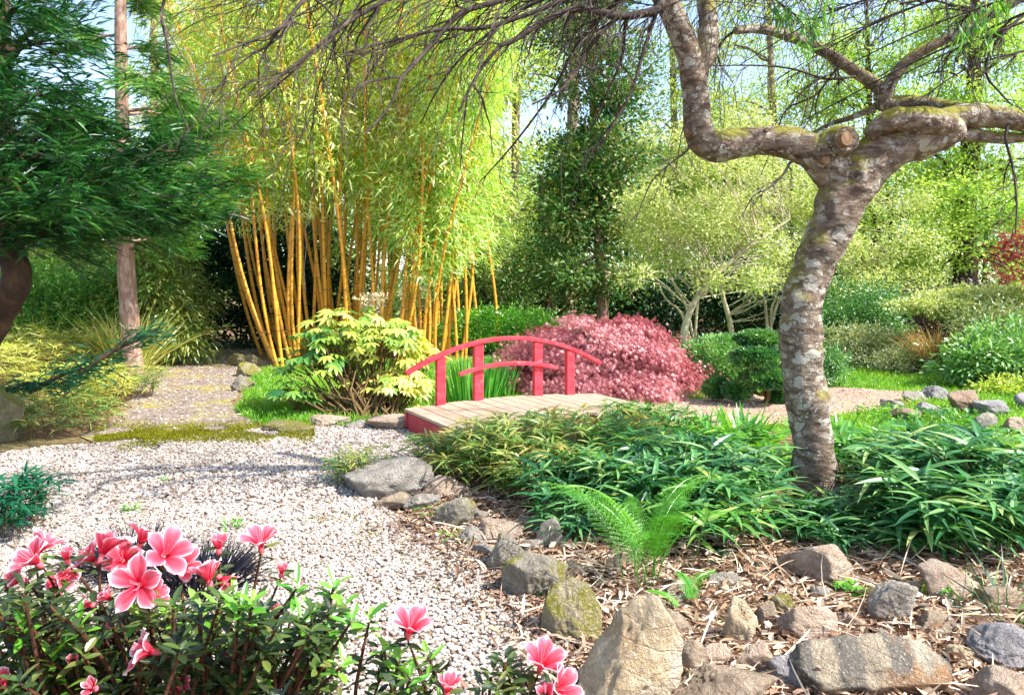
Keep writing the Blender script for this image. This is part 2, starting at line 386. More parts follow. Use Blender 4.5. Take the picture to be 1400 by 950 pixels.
c_ = k.ramp(k.attr(), [(0, lin('6a5c50')), (.2, lin('9c8a7a')), (.45, lin('b8aea6')), (.7, lin('d4cec8')), (.9, lin('b8aca8')), (1, lin('a88868'))])
c_ = k.mix(k.ramp(k.noise(.9, 5, rough=.65), [(.42, C4(0, 0, 0)), (.68, C4(.5, .5, .5))]), c_, lin('8a7c6c'))
M['pebble'] = k.pbr(k.mix(.5, c_, k.ramp(k.noise(60, 4), [(.3, lin('a8a096')), (.7, lin('f0ece4'))]), 'MULTIPLY'), .75)

# azalea petal: r runs along a stored pattern value (0 deep throat .. 1 white margin)
k = NT('azalea_petal')
c_ = k.ramp(k.attr(), [(0, lin('c80f2c')), (.2, lin('d82844')), (.42, lin('e65a6c')), (.76, lin('f0889a')), (.92, lin('f8dce4')), (1, lin('fdf6fa'))])
d = k.n('ShaderNodeBsdfDiffuse', i_Color=c_); t = k.n('ShaderNodeBsdfTranslucent', i_Color=c_)
m1 = k.n('ShaderNodeMixShader', i_0=.4, i_1=d.outputs[0], i_2=t.outputs[0]); k.t.links.new(m1.outputs[0], k.out.inputs[0]); M['petal'] = k.m
k = NT('azalea_bud'); c_ = k.ramp(k.attr(), [(0, lin('c8783c')), (.5, lin('e0606c')), (1, lin('f0a0a8'))]); M['bud'] = k.pbr(c_, .6)
k = NT('stamen'); M['stamen'] = k.pbr(lin('e87888'), .6)
k = NT('seedhead'); M['seed'] = k.pbr(lin('c8b894'), .8)

# ------------------------------------------------------------------ setting
def sheet(name, pts, mat, z, **kw):
    me = bpy.data.meshes.new(name)
    me.from_pydata([(p[0], p[1], z) for p in pts], [], [list(range(len(pts)))]); me.update()
    n = me.polygons[0].normal
    if n.z < 0: me.flip_normals()
    me.materials.append(mat); o = bpy.data.objects.new(name, me); COL.objects.link(o)
    o['kind'] = 'structure'; return o
def wiggle(pts, amp, step=.15):
    out = []
    for i in range(len(pts)):
        a, b = np.array(pts[i][:2]), np.array(pts[(i + 1) % len(pts)][:2])
        n = max(1, int(np.linalg.norm(b - a) / step)); n = min(n, 80)
        for q in range(n):
            p = a + (b - a) * q / n
            out.append(p + amp * np.array([mnoise.noise(Vector((p[0] * 2.3, p[1] * 2.3, 1))), mnoise.noise(Vector((p[0] * 2.3, p[1] * 2.3, 7)))]))
    return out
def inside(poly, x, y):
    poly = np.array([q[:2] for q in poly], float); c = np.zeros(len(x), bool)
    for (x1, y1), (x2, y2) in zip(poly, np.roll(poly, -1, 0)):
        with np.errstate(divide='ignore', invalid='ignore'):
            c ^= ((y1 > y) != (y2 > y)) & (x < (x2 - x1) * (y - y1) / (y2 - y1) + x1)
    return c

sheet('ground', [(-300, -150), (300, -150), (300, 450), (-300, 450)], M['soil'], 0)
lawn_poly = [G(300, 582), G(420, 586), G(560, 590), G(700, 575), G(1000, 585), G(1180, 600), G(1420, 640), G(1800, 640), (22, 17), (12, 19), (2, 17), (-2.5, 15.5), (-4.6, 13.2), G(335, 545)]
sheet('lawn', wiggle(lawn_poly, .12), M['lawn'], .004)
dirt_poly = [G(120, 612), G(360, 592), G(318, 560), G(345, 520), G(352, 480), (-5.4, 18.2), (-7.6, 18.2), G(200, 486), G(190, 530), G(150, 575)]
sheet('dirt_path', wiggle(dirt_poly, .28), M['dirt'], .012)
sandy_poly = [G(820, 562), G(930, 548), G(1090, 537), G(1140, 530), G(1245, 537), G(1262, 550), G(1200, 560), G(1100, 580), G(960, 585), G(850, 590)]
sheet('sandy_path', wiggle(sandy_poly, .12), M['sandy'], .012)
gravel_poly = [G(-400, 690), G(-60, 632), G(60, 614), G(250, 602), G(350, 590), G(450, 585), G(556, 588), G(640, 605), G(592, 622), G(470, 650),
               G(530, 700), G(600, 730), G(680, 775), G(740, 835), G(780, 900), G(830, 960), (.55, 1.6), (.6, -1), (-4, -1), (-4.5, 2)]
gravel_w = wiggle(gravel_poly, .05)
sheet('gravel_path', gravel_w, M['gravel_bed'], .02)

# pebbles of the path: uncountable, one object
ico_bm = bmesh.new(); bmesh.ops.create_icosphere(ico_bm, subdivisions=1, radius=1)
ICO = (np.array([v.co[:] for v in ico_bm.verts]), np.array([[v.index for v in f.verts] for f in ico_bm.faces])); ico_bm.free()
def pebbles(n, box, poly, smin, smax, zb, extra=None):
    x, y = U(box[0], box[1], n), U(box[2], box[3], n)
    k_ = inside(poly, x, y) & (abs(x) < y * .72 + .5)
    if extra is not None: k_ &= extra(x, y)
    x, y = x[k_], y[k_]; n = len(x)
    s_ = U(smin, smax, n) * (1 + .25 * (rs.rand(n) < .12))
    jit = 1 + U(-.22, .22, (n, len(ICO[0]), 1))
    V = ICO[0][None] * jit * np.stack([s_ * U(.8, 1.3, n), s_ * U(.7, 1.1, n), s_ * U(.45, .75, n)], 1)[:, None]
    a = U(0, 6.28, n); ca, sa = np.cos(a)[:, None], np.sin(a)[:, None]
    V = np.stack([V[..., 0] * ca - V[..., 1] * sa, V[..., 0] * sa + V[..., 1] * ca, V[..., 2]], -1)
    V += np.stack([x, y, zb + U(.0, .012, n)], 1)[:, None]
    Fc = (ICO[1][None] + (np.arange(n) * len(ICO[0]))[:, None, None]).reshape(-1, 3)
    return V.reshape(-1, 3), Fc, np.repeat(np.clip(rs.beta(2.2, 1.8, n), 0, 1), len(ICO[0]))
mb = MB()
mb.add(*pebbles(110000, (-4.6, 1.2, 1.6, 5.2), gravel_w, .0065, .0125, .02))
mb.add(*pebbles(42000, (-5.0, .2, 5.2, 8.3), gravel_w, .008, .015, .02))
o = mb.build('gravel', M['pebble'], kind='stuff'); tag(o, 'pale cream and white gravel covering the garden path', 'gravel')

# grass blades
def blades(mb, n, box, poly, L, W, cond=None, zb=.004):
    x, y = U(box[0], box[1], n), U(box[2], box[3], n)
    k_ = inside(poly, x, y) & ~inside(dirt_poly, x, y) & ~inside(sandy_poly, x, y)
    if cond is not None: k_ &= cond(x, y)
    x, y = x[k_], y[k_]; n = len(x)
    D = np.stack([rs.normal(0, .45, n), rs.normal(0, .45, n), np.ones(n)], 1)
    cl = np.array([mnoise.noise(Vector((a * 1.3, b * 1.3, 0))) for a, b in zip(x, y)])
    mb.leaves(np.stack([x, y, np.full(n, zb)], 1), D, rnd_dir(n) * [1, 1, .1], L * U(.6, 1.3, n) * (1 + .4 * cl), W, BLADE, np.clip(.5 + .45 * cl + rs.normal(0, .18, n), 0, 1))
mb = MB()
blades(mb, 60000, (-5, 1, 8, 15), lawn_poly, .09, .010)
blades(mb, 46000, (1, 9, 6.3, 14), lawn_poly, .08, .010)
o = mb.build('grass', M['grass'], kind='stuff'); tag(o, 'short green lawn grass around the bridge and far bed', 'grass')

# dry litter in the stone bed: sheaths, leaves, straw
bed = [G(560, 660), G(600, 640), G(760, 690), G(900, 700), G(1150, 690), G(1400, 690), (5.5, 4.5), (4, 2.2), (1.2, 1.6), G(830, 960), G(790, 900), G(740, 835), G(680, 775), G(600, 730)]
mb = MB()
n = 30000
x, y = U(-1, 4.2, n), U(2.3, 6.4, n); k_ = inside(bed, x, y); x, y = x[k_], y[k_]; n = len(x)
D = np.stack([rs.normal(size=n), rs.normal(size=n), U(-.1, .35, n)], 1)
mb.leaves(np.stack([x, y, U(.006, .05, n)], 1), D, rnd_dir(n) + [0, 0, 1], U(.03, .1, n), U(.006, .022, n), strip([0, .3, .7, 1], [.2, .5, .45, 0], .3, .6), np.clip(rs.normal(.5, .28, n), 0, 1))
n = 7000
x, y = U(-1, 4.2, n), U(2.3, 6.4, n); k_ = inside(bed, x, y); x, y = x[k_], y[k_]; n = len(x)
D = np.stack([rs.normal(size=n), rs.normal(size=n), U(-.05, .3, n)], 1)
mb.leaves(np.stack([x, y, U(.01, .06, n)], 1), D, rnd_dir(n) + [0, 0, 1], U(.1, .28, n), U(.004, .008, n), strip([0, .4, .7, 1], [.4, .5, .45, 0], .25, .5), np.clip(rs.normal(.7, .22, n), 0, 1))
n = 3800
x, y = U(-1, 4.2, n), U(2.3, 6.4, n); k_ = inside(bed, x, y); x, y = x[k_], y[k_]; n = len(x)
mb.leaves(np.stack([x, y, U(.012, .05, n)], 1), rnd_dir(n) * [1, 1, .3], rnd_dir(n) * .7 + [0, 0, 1], U(.04, .10, n), U(.02, .045, n), strip([0, .3, .7, 1], [0, .5, .42, 0], .4, .7), np.clip(rs.normal(.35, .28, n), 0, 1))
o = mb.build('leaf_litter', M['litter'], kind='stuff'); tag(o, 'dry tan leaf litter and straw between the stones of the bed', 'leaf litter')
mb = MB(); mb.add(*pebbles(1500, (-.8, 4.2, 2.3, 6.2), bed, .012, .034, .0)); o = mb.build('stone_chips', M['pebble'], kind='stuff'); tag(o, 'small stone chips among the dry litter of the stone bed', 'stone chips')
edge = np.array([G(u, v)[:2] for u, v in ((560, 705), (600, 735), (680, 780), (740, 840), (785, 905), (825, 965))])
mb = MB(); n = 2600; q_ = U(0, 4.99, n); i_ = q_.astype(int); p_ = edge[i_] + (edge[i_ + 1] - edge[i_]) * (q_ - i_)[:, None] + rs.normal(0, .13, (n, 2))
mb.leaves(np.column_stack([p_, U(.03, .05, n)]), rnd_dir(n) * [1, 1, .25], rnd_dir(n) * .5 + [0, 0, 1], U(.02, .11, n), U(.005, .018, n), strip([0, .3, .7, 1], [.2, .5, .45, 0], .3, .6), np.clip(rs.normal(.4, .25, n), 0, 1))
o = mb.build('path_edge_debris', M['litter'], kind='stuff'); tag(o, 'brown leaf bits strewn along the gravel beside the edge stones', 'debris')
# fallen leaves on the left dirt path and the sandy path
mb = MB()
n = 16000; x, y = U(-9, 6.5, n), U(7, 18, n); k_ = inside(dirt_poly, x, y) | (inside(sandy_poly, x, y) & (rs.rand(n) < .6)); x, y = x[k_], y[k_]; n = len(x)
mb.leaves(np.stack([x, y, U(.014, .03, n)], 1), rnd_dir(n) * [1, 1, .2], rnd_dir(n) * .4 + [0, 0, 1], U(.03, .08, n), U(.015, .03, n), DIAM, np.clip(rs.normal(.6, .3, n), 0, 1))
o = mb.build('fallen_leaves', M['litter'], kind='stuff'); tag(o, 'scattered dry leaves lying on the shaded dirt path', 'fallen leaves')

mb = MB()
n = 26000; u = U(130, 430, n); v = 598 + (u - 280) * -.03 + rs.normal(0, 7.5, n); Yg = H * F / (v - V0); x = (u - 700) / F * Yg; y = Yg
nz_ = np.array([mnoise.noise(Vector((a * 2.6, b * 2.2, 3))) for a, b in zip(x, y)]); k_ = nz_ > -.08; x, y = x[k_], y[k_]; n = len(x)
mb.leaves(np.stack([x, y, np.full(n, .022)], 1), rs.normal(0, .6, (n, 3)) + [0, 0, 1], rnd_dir(n), U(.015, .04, n), .008, DIAM, rs.rand(n))
o = mb.build('moss', M['moss'], kind='stuff'); tag(o, 'yellowish moss strip where the dirt path meets the gravel', 'moss')
mb = MB(); mb.add(*pebbles(9000, (-9, -1.5, 7, 18), dirt_poly, .006, .013, .008)); mb.add(*pebbles(12000, (1, 6.5, 7.5, 12), sandy_poly, .006, .012, .008))
o = mb.build('path_grit', M['pebble'], kind='stuff'); tag(o, 'small grit lying on the dirt and sandy paths', 'grit')
mb = MB(); n = 60000
x, y = U(-3.5, 1, n), U(2.6, 7.5, n); dist = np.min(np.linalg.norm(np.stack([x, y], 1)[:, None] - np.vstack([edge[:-1] + (edge[1:] - edge[:-1]) * t for t in np.linspace(0, 1, 6)])[None], axis=2), axis=1)
nz_ = np.array([mnoise.noise(Vector((a * 3, b * 3, 5))) + .5 * mnoise.noise(Vector((a * 9, b * 9, 2))) for a, b in zip(x, y)]); k_ = inside(gravel_w, x, y) & (nz_ > .22 + .45 * np.clip(dist, 0, 1.2)); x, y = x[k_], y[k_]; n = len(x)
mb.leaves(np.stack([x, y, U(.022, .034, n)], 1), rs.normal(0, .8, (n, 3)) + [0, 0, .8], rnd_dir(n), U(.008, .022, n), .006, DIAM, rs.rand(n))
o = mb.build('gravel_moss', M['moss'], kind='stuff'); tag(o, 'olive moss growing between the pebbles near the edge stones', 'moss')
mb = MB(); n = 420; x, y = U(-3.5, 1, n), U(2.6, 7.5, n); k_ = inside(gravel_w, x, y); x, y = x[k_], y[k_]; n = len(x)
mb.leaves(np.stack([x, y, U(.036, .045, n)], 1), rnd_dir(n) * [1, 1, .2], rnd_dir(n) * .5 + [0, 0, 1], U(.02, .06, n), U(.01, .025, n), strip([0, .3, .7, 1], [0, .5, .42, 0], .4, .7), np.clip(rs.normal(.35, .28, n), 0, 1))
o = mb.build('dry_leaves', M['litter'], kind='stuff'); tag(o, 'few dry leaves scattered over the pale gravel', 'fallen leaves')
# ------------------------------------------------------------------ stones
ib = bmesh.new(); bmesh.ops.create_icosphere(ib, subdivisions=5, radius=1)
ISO = (np.array([v.co[:] for v in ib.verts]), np.array([[v.index for v in f.verts] for f in ib.faces])); ib.free()
def rock(box, kind, label, cat='stone', depth=.75, sharp=1.0, peak=None, name='stone', base_v=None, group=None):
    u0, v0, u1, v1 = box; g_ = (.15 if u1 < 830 and u0 > 450 and v0 > 620 else .08) * (u1 - u0); u0 -= g_; u1 += g_; v0 -= g_ / (u1 - u0) * (v1 - v0)
    q = np.random.RandomState(int(u0 * 7 + v0 * 13) % 9999)
    Y = H * F / ((base_v or v1) - V0)
    w = (u1 - u0) / F * Y; d = w * depth
    Yc = Y + d * .35
    e = ((v0 + v1) / 2 - V0) / F
    h = max(H - (v0 - V0) / F * (Y + d * .45), .4 * (v1 - v0) / F * Y)
    dirs = ISO[0]
    npl = 11
    nn = q.normal(size=(npl, 3)); nn /= np.linalg.norm(nn, axis=1, keepdims=True)
    hh = q.uniform(.55, .95, npl)
    dot = dirs @ nn.T
    rr = np.where(dot > .05, hh / np.maximum(dot, .05), 9)
    k_ = 16 + 26 * sharp
    rad = -np.log(np.exp(-k_ * np.minimum(rr, 3)).sum(1) + math.exp(-k_ * 1.25)) / k_
    off = q.uniform(-50, 50, 3)
    nz = np.array([mnoise.noise(Vector(x * 2.2 + off)) * .07 + mnoise.noise(Vector(x * 6 + off)) * .04 + mnoise.noise(Vector(x * 14 + off)) * .022 + abs(mnoise.noise(Vector(x * 3.3 + off))) * .10 - abs(mnoise.noise(Vector(x * 9 + off))) * .04 for x in dirs])
    V = dirs * (rad + nz)[:, None]
    if peak is not None:                       # pull the ridge towards one side
        t_ = np.clip((V[:, 2] + .45) / 1.2, 0, 1); V[:, 0] *= 1 - .5 * t_; V[:, 1] *= 1 - .45 * t_; V[:, 0] += peak * t_
    lo, hi = V.min(0), V.max(0)
    V = (V - (lo + hi) / 2) / ((hi - lo) / 2)
    V = V * [w / 2, d / 2, h * .62] + [0, 0, h * .38]      # sunk a little into the ground
    c = np.array([((u0 + u1) / 2 - 700) / F * Yc, Yc, 0])
    mb = MB(); mb.add(V + c, ISO[1])
    o = mb.build(name, ST[kind], origin=c, smooth=True)
    tag(o, label, cat, group); return o
rocks = [
 ((472, 628, 582, 682), 'grey', 'large rounded grey boulder at the path corner beside the moss tuft'),
 ((518, 673, 562, 698), 'brown', 'flat brown stone in front of the large grey boulder'),
 ((558, 676, 598, 702), 'grey', 'dark grey stone between the flat brown stone and the angular grey rock'),
 ((586, 652, 642, 684), 'pink', 'brownish slab just behind the large grey boulder under the olive bamboo'),
 ((596, 683, 645, 728), 'greymoss', 'angular grey rock halfway along the path edge with green weed on its left'),
 ((644, 698, 667, 716), 'grey', 'tiny grey stone above the tan flat-topped stone of the path edge'),
 ((659, 709, 710, 744), 'pink', 'tan flat-topped stone behind the pointed grey edge stone'),
 ((627, 720, 662, 748), 'grey', 'pale grey stone low on the gravel beside small green weeds'),
 ((674, 731, 730, 786), 'greymoss', 'pointed grey edge stone with a dark mossy base'),
 ((695, 757, 768, 824), 'greymoss', 'big grey edge boulder leaning right with moss at its foot'),
 ((736, 710, 770, 754), 'grey', 'pale upright slab under the drooping teal bamboo leaves'),
 ((702, 707, 752, 733), 'brown', 'flat purplish brown slab in the litter behind the edge stones'),
 ((748, 800, 814, 884), 'moss', 'tan rock with a bright moss patch left of the largest cream rock'),
 ((788, 816, 924, 985), 'tan', 'largest cream coloured peaked rock at the bottom of the path edge'),
 ((882, 833, 942, 884), 'brown', 'brown slab leaning behind the largest cream rock'),
 ((919, 877, 967, 930), 'brown', 'rough brown stone right beside the largest cream rock'),
 ((926, 908, 1060, 985), 'brown', 'broad tan brown boulder cut by the bottom edge of the view'),
 ((990, 818, 1039, 884), 'tan', 'upright tan stone standing in the litter right of the small fern'),
 ((1033, 824, 1064, 857), 'brown', 'small brown stone right beside the upright tan stone'),
 ((1048, 812, 1084, 846), 'moss', 'small mossy stone between the upright tan stone and pink slab'),
 ((1064, 826, 1140, 880), 'pink', 'pinkish slanted slab behind the banded boulder'),
 ((1084, 864, 1282, 958), 'band', 'long banded grey and tan boulder lying at the lower right'),
 ((1332, 855, 1424, 922), 'lilac', 'grey boulder at the right edge above the pale low stone'),
 ((1336, 916, 1430, 985), 'pink', 'pale low stone in the bottom right corner'),
 ((1188, 794, 1248, 856), 'grey', 'greyish tan slab standing behind the banded boulder by the ivy'),
 ((1075, 742, 1164, 803), 'pink', 'tan angular rock under the bamboo leaves with leaf shadows'),
 ((1260, 766, 1332, 824), 'pink', 'pale tan rock beneath the drooping leaves at the right of the bed'),
 ((970, 781, 1012, 808), 'grey', 'small pale grey stone behind the small fern'),
 ((1056, 897, 1118, 946), 'lilac', 'dark slate slab tilted against the left end of the banded boulder'),
 ((1003, 878, 1056, 926), 'pink', 'pale fractured slab in front of the upright tan stone'),
 ((923, 826, 962, 844), 'tan', 'small yellow tan stone beneath the small fern'),
 ((829, 757, 868, 784), 'brown', 'tan brown stone half hidden behind the fern stems'),
 ((871, 811, 896, 831), 'lilac', 'small grey cube-like stone above the largest cream rock'),
 ((1364, 632, 1420, 676), 'tan', 'yellowish sunlit rock at the right edge beside the teal bamboo'),
 ((1366, 676, 1426, 740), 'moss', 'ochre shaded rock at the right edge below the yellowish rock'),
 ((1261, 527, 1296, 549), 'lilac', 'pale lilac stone at the end of the sandy path'),
 ((1234, 535, 1268, 551), 'grey', 'flat grey stone left beside the pale lilac stone'),
 ((1298, 535, 1338, 565), 'rust', 'rusty orange and white stone in the far rock row'),
 ((1333, 548, 1383, 569), 'lilac', 'long grey stone right of the rusty orange stone'),
 ((1250, 550, 1278, 567), 'lilac', 'small lilac stone in front of the pale lilac stone'),
 ((1205, 546, 1234, 560), 'grey', 'low grey stone on the sandy path edge nearest the tree trunk'),
 ((1334, 565, 1360, 592), 'grey', 'narrow grey stone below the long grey stone of the far row'),
 ((1388, 538, 1416, 561), 'lilac', 'bluish grey stone of the far row cut by the right edge'),
 ((1220, 559, 1256, 577), 'rust', 'small rusty stone just above the teal bamboo right of the trunk'),
 ((1378, 571, 1420, 598), 'pink', 'pinkish stone at the right edge below the bluish grey stone'),
 ((-22, 533, 32, 606), 'moss', 'brown mossy rock at the left edge beside the pale ground cover'),
 ((318, 513, 346, 536), 'greymoss', 'speckled grey stone at the right side of the dirt path'),
 ((326, 496, 354, 516), 'moss', 'yellow mossy stone just behind the speckled grey stone'),
 ((312, 484, 362, 501), 'moss', 'flat mossy slab farthest along the right side of the dirt path'),
 ((360, 577, 426, 593), 'moss', 'flat mossy stone leftmost in the lawn edging row'),
 ((425, 568, 476, 586), 'pink', 'pinkish block stone in the lawn edging below the big-leaved shrub'),
 ((473, 573, 509, 589), 'grey', 'low pale stone in the middle of the lawn edging row'),
 ((505, 568, 560, 591), 'pink', 'long pinkish stone touching the left end of the bridge'),
 ((1150, 838, 1186, 866), 'pink', 'small tan stone behind the middle of the banded boulder'),
 ((1252, 838, 1300, 872), 'brown', 'low brown stone at the right end of the banded boulder'),
 ((1296, 880, 1340, 912), 'tan', 'small cream stone between the banded boulder and the right grey boulder'),
 ((1105, 800, 1140, 824), 'grey', 'small grey stone below the tan angular rock'),
 ((905, 795, 938, 818), 'brown', 'small brown stone at the foot of the fern'),
 ((952, 882, 1000, 916), 'pink', 'pinkish stone between the rough brown stone and the fractured slab'),
 ((770, 768, 806, 796), 'brown', 'brown stone in the litter between the mossy tan rock and the fern'),
 ((716, 738, 744, 758), 'grey', 'small grey stone tucked behind the pointed grey edge stone'),
 ((610, 664, 640, 684), 'pink', 'small tan stone below the brownish slab'),
 ((1340, 800, 1392, 836), 'brown', 'brown stone half under leaves at the far right of the bed'),
 ((650, 742, 682, 766), 'grey', 'pale rounded stone at the gravel edge below the tan flat-topped stone'),
]
for r_ in rocks:
    rock(*r_, peak={'largest cream': .2, 'pointed grey ': -.2, 'upright tan s': .1}.get(r_[2][:13]), name='boulder' if 'boulder' in r_[2] else 'stone', cat='boulder' if 'boulder' in r_[2] else 'stone', depth=.55 if 'slab' in r_[2] or 'long' in r_[2] else .8)

# ------------------------------------------------------------------ bridge
b0 = np.array([-1.10, 7.86, 0]); bl = np.array([.885, .465, 0]); bl /= np.linalg.norm(bl); bw = np.array([bl[1], -bl[0], 0]); up = np.array([0, 0, 1.0])
BL, BW = 2.36, 1.27
br = thing('garden_bridge', 'small arched red wooden footbridge with one curved handrail and pale plank deck', 'bridge', b0)
deck_z = lambda t: .235 + .045 * math.sin(math.pi * min(max(t / BL, 0), 1))
# deck built in its own local frame so that the grain runs along the planks
mb = MB(); npk = 15
for i in range(npk):
    t0, t1 = BL * i / npk + .007, BL * (i + 1) / npk - .007
    z0, z1 = deck_z(t0), deck_z(t1)
    hw = BW / 2 + .02 + U(-.006, .006)
    q = []
    for t, z in ((t0, z0), (t1, z1)):
        for s_ in (-1, 1):
            for dz in (-.028, .0):
                q.append([s_ * hw, t, z + dz])
    mb.add(q, [[0, 1, 3, 2], [4, 6, 7, 5], [0, 4, 5, 1], [2, 3, 7, 6], [0, 2, 6, 4], [1, 5, 7, 3]], U(0, 1))
dk = mb.build('deck', M['deck'], br, origin=np.zeros(3))
dk.matrix_local = __import__('mathutils').Matrix(((bw[0], bl[0], 0, bw[0] * BW / 2), (bw[1], bl[1], 0, bw[1] * BW / 2), (0, 0, 1, 0), (0, 0, 0, 1)))
def beam(name, pts, half_w, half_h, wdir, mat):
    """a bar of rectangular section along pts, wdir its width direction"""
    mb = MB(); pts = np.asarray(pts, float); t = unit(np.gradient(pts, axis=0)); wd = np.asarray(wdir, float)
    nrm = unit(np.cross(t, wd))
    c = [pts + wd * sx * half_w + nrm * sz * half_h for sx, sz in ((-1, -1), (1, -1), (1, 1), (-1, 1))]
    n = len(pts); V = np.stack(c, 1).reshape(-1, 3)
    i = np.arange(n - 1)[:, None] * 4; j = np.arange(4)[None]; jn = (j + 1) % 4
    mb.add(V, np.stack([i + j, i + jn, i + 4 + jn, i + 4 + j], -1).reshape(-1, 4))
    mb.add(V[:4], [[3, 2, 1, 0]]); mb.add(V[-4:], [[0, 1, 2, 3]])
    o = mb.build(name, mat, br)
    bv = o.modifiers.new('bevel', 'BEVEL'); bv.width = .004; bv.segments = 2; bv.limit_method = 'ANGLE'
    return o
ts = np.linspace(0, BL, 25)
for s_ in (.04, BW - .04):                                           # curved side beams
    beam('side_beam', [b0 + bl * t + bw * s_ + up * (deck_z(t) - .03 - .075) for t in ts], .03, .074, bw, M['red_shaded'])
beam('end_board', [b0 + bl * .03 + bw * s + up * .115 for s in (.075, BW - .075)], .02, .085, bl, M['red_shaded'])
beam('end_board', [b0 + bl * (BL - .03) + bw * s + up * .115 for s in (.075, BW - .075)], .02, .085, bl, M['red_shaded'])
rail_z = lambda t: .60 + (.925 - .60) * (1 - ((t - BL / 2) / (BL / 2)) ** 2)
for t in (.378, .81, 1.54, 1.96):
    hw = .048 if t in (.378, 1.96) else .052
    beam('post', [b0 + bl * t + bw * .045 + up * z for z in (deck_z(t) - .0, rail_z(t) - .02)], hw, .03, bl, M['red'])
beam('handrail', [b0 + bl * t + bw * .045 + up * rail_z(t) for t in np.linspace(0, BL, 31)], .045, .02, bw, M['red'])
beam('lower_rail', [b0 + bl * t + bw * .098 + up * (.655 - .085 * ((t - BL / 2) / .6) ** 2) for t in np.linspace(.57, 1.76, 17)], .022, .02, bw, M['red'])

# ------------------------------------------------------------------ plants: generic crown
def crown(mb, lobes, nleaf, L, W, T, clump_r, density=None, shell=.45, droop=0.0, flat=.6):
    """lobes: (x,y,z,rx,ry,rz). Leaves sit in many small clumps spread through the lobes. returns clump centres"""
    vol = np.array([l[3] * l[4] * l[5] for l in lobes]) ** .8; vol /= vol.sum()
    cents = []
    for l, f_ in zip(lobes, vol):
        nl = int(nleaf * f_); nc = max(3, int(nl / (density or 45)))
        dd = rnd_dir(nc); rr = U(0, 1, nc) ** shell
        rr *= 1 + .22 * np.array([mnoise.noise(Vector(x * 1.8 + np.array(l[:3]))) for x in dd])
        cc = np.array(l[:3]) + dd * rr[:, None] * np.array(l[3:])
        cents.append(cc)
        idx = rs.randint(0, nc, nl)
        off = rs.normal(0, 1, (nl, 3)) * clump_r * [1, 1, flat] * U(.5, 1.3, nc)[idx][:, None]
        D = unit(off + 1e-4) + .5 * dd[idx] + rs.normal(0, .5, (nl, 3)); D[:, 2] -= droop
        cr = rs.rand(nc)
        mb.leaves(cc[idx] + off, D, rs.normal(0, .6, (nl, 3)) + [0, 0, .9], L * U(.6, 1.3, nl), W * U(.7, 1.2, nl), T, np.clip(.55 * cr[idx] + .45 * rs.rand(nl) + rs.normal(0, .06, nl), 0, 1))
    return np.vstack(cents)
def limb_to(mb, a, b, r0, r1, sag=.1, sides=5, sub=3):
    a, b = np.array(a, float), np.array(b, float); L = np.linalg.norm(b - a)
    m = (a + b) / 2 + rs.normal(0, .06 * L, 3) + [0, 0, sag * L]
    mb.tube([a, (a * 2 + m) / 3 + rs.normal(0, .02 * L, 3), m, b], [r0, r0 * .8, (r0 + r1) / 2, r1], sides, sub=sub)
def tree(name, label, cat, trunk, rad, lobes, nleaf, L, W, mat, bark='bark_grey', clump_r=.22, nlimb=14, group=None, T=DIAM, extra_stems=(), **kw):
    base = np.array(trunk[0], float)
    t = thing(name, label, cat, base, group)
    mb = MB(); ce = crown(mb, lobes, nleaf, L, W, T, clump_r, **kw); 
    mb.build('foliage', mat, t)
    mt = MB(); tp, tr = smooth_path(trunk, np.asarray(rad, float), 5)
    mt.tube(tp, tr, 10, lump=.12)
    lo = len(tp) // 3
    for c in ce[rs.choice(len(ce), min(nlimb, len(ce)), False)]:
        ok = np.arange(lo, len(tp)); w_ = np.linalg.norm(tp[ok] - c, axis=1) + 1.2 * np.maximum(0, tp[ok][:, 2] - c[2] + .3)
        k_ = ok[np.argmin(w_)]
        limb_to(mt, tp[k_], c, min(tr[k_] * .4, .06 if tr[0] > .1 else .016), .005)
    mt.build('trunk', M[bark], t, smooth=True)
    for es, er in extra_stems:
        ms = MB(); ms.tube(es, er, 8, sub=4, lump=.1); ms.build('stem', M[bark], t, smooth=True)
    return t

# ------------------------------------------------------------------ golden bamboo grove: every cane a thing
def cane_proto(i, Hc, arch, foliage_from, nleaf, mat, label):
    o = thing('bamboo', label, 'bamboo', (0, 0, 0), 'golden bamboo canes of the grove')
    z = np.linspace(0, Hc, 16); x = arch * (z / Hc) ** 2.3; y = .12 * np.sin(z * .9 + i)
    pts = np.stack([x, y, z], 1); r = np.interp(z, [0, Hc * .5, Hc], [.034, .026, .007])
    mb = MB(); mb.tube(pts, r, 8, sub=2)
    mb.build('cane', M['cane'], o, smooth=True)
    mf = MB(); mbz = MB()
    zs = np.arange(foliage_from, Hc, .27)
    per = max(4, nleaf // (len(zs) * 2))
    for zz in zs:
        b = np.array([np.interp(zz, z, x), np.interp(zz, z, y), zz])
        for q in range(2):
            a = U(0, 6.28); Lb = U(.45, 1.15) * (1 if zz < Hc * .75 else .7)
            d = np.array([math.cos(a), math.sin(a), U(.1, .8)])
            tip = b + unit(d) * Lb; tip2 = tip + np.array([d[0], d[1], -.7]) * .22
            mbz.tube([b, (b + tip) / 2 + [0, 0, .05], tip, tip2], [.007, .005, .004, .002], 3, r=.5, cap=False)
            u_ = U(.2, 1.0, per)[:, None]
            c = b + (tip - b) * u_ + rs.normal(0, .14, (per, 3)) + np.array([0, 0, -.12]) * (u_ > .9)
            D = np.array([d[0], d[1], -.45]) * .8 + rs.normal(0, .55, (per, 3))
            cr = rs.rand()
            mf.leaves(c, D, rs.normal(0, .5, (per, 3)) + [0, 0, .8], U(.12, .24, per), U(.024, .038, per), LANC_S, np.clip(.45 * cr + .5 * rs.rand(per), 0, 1))
    mf.build('foliage', M[mat], o); mbz.build('side_branch', M['cane'], o)
    return o
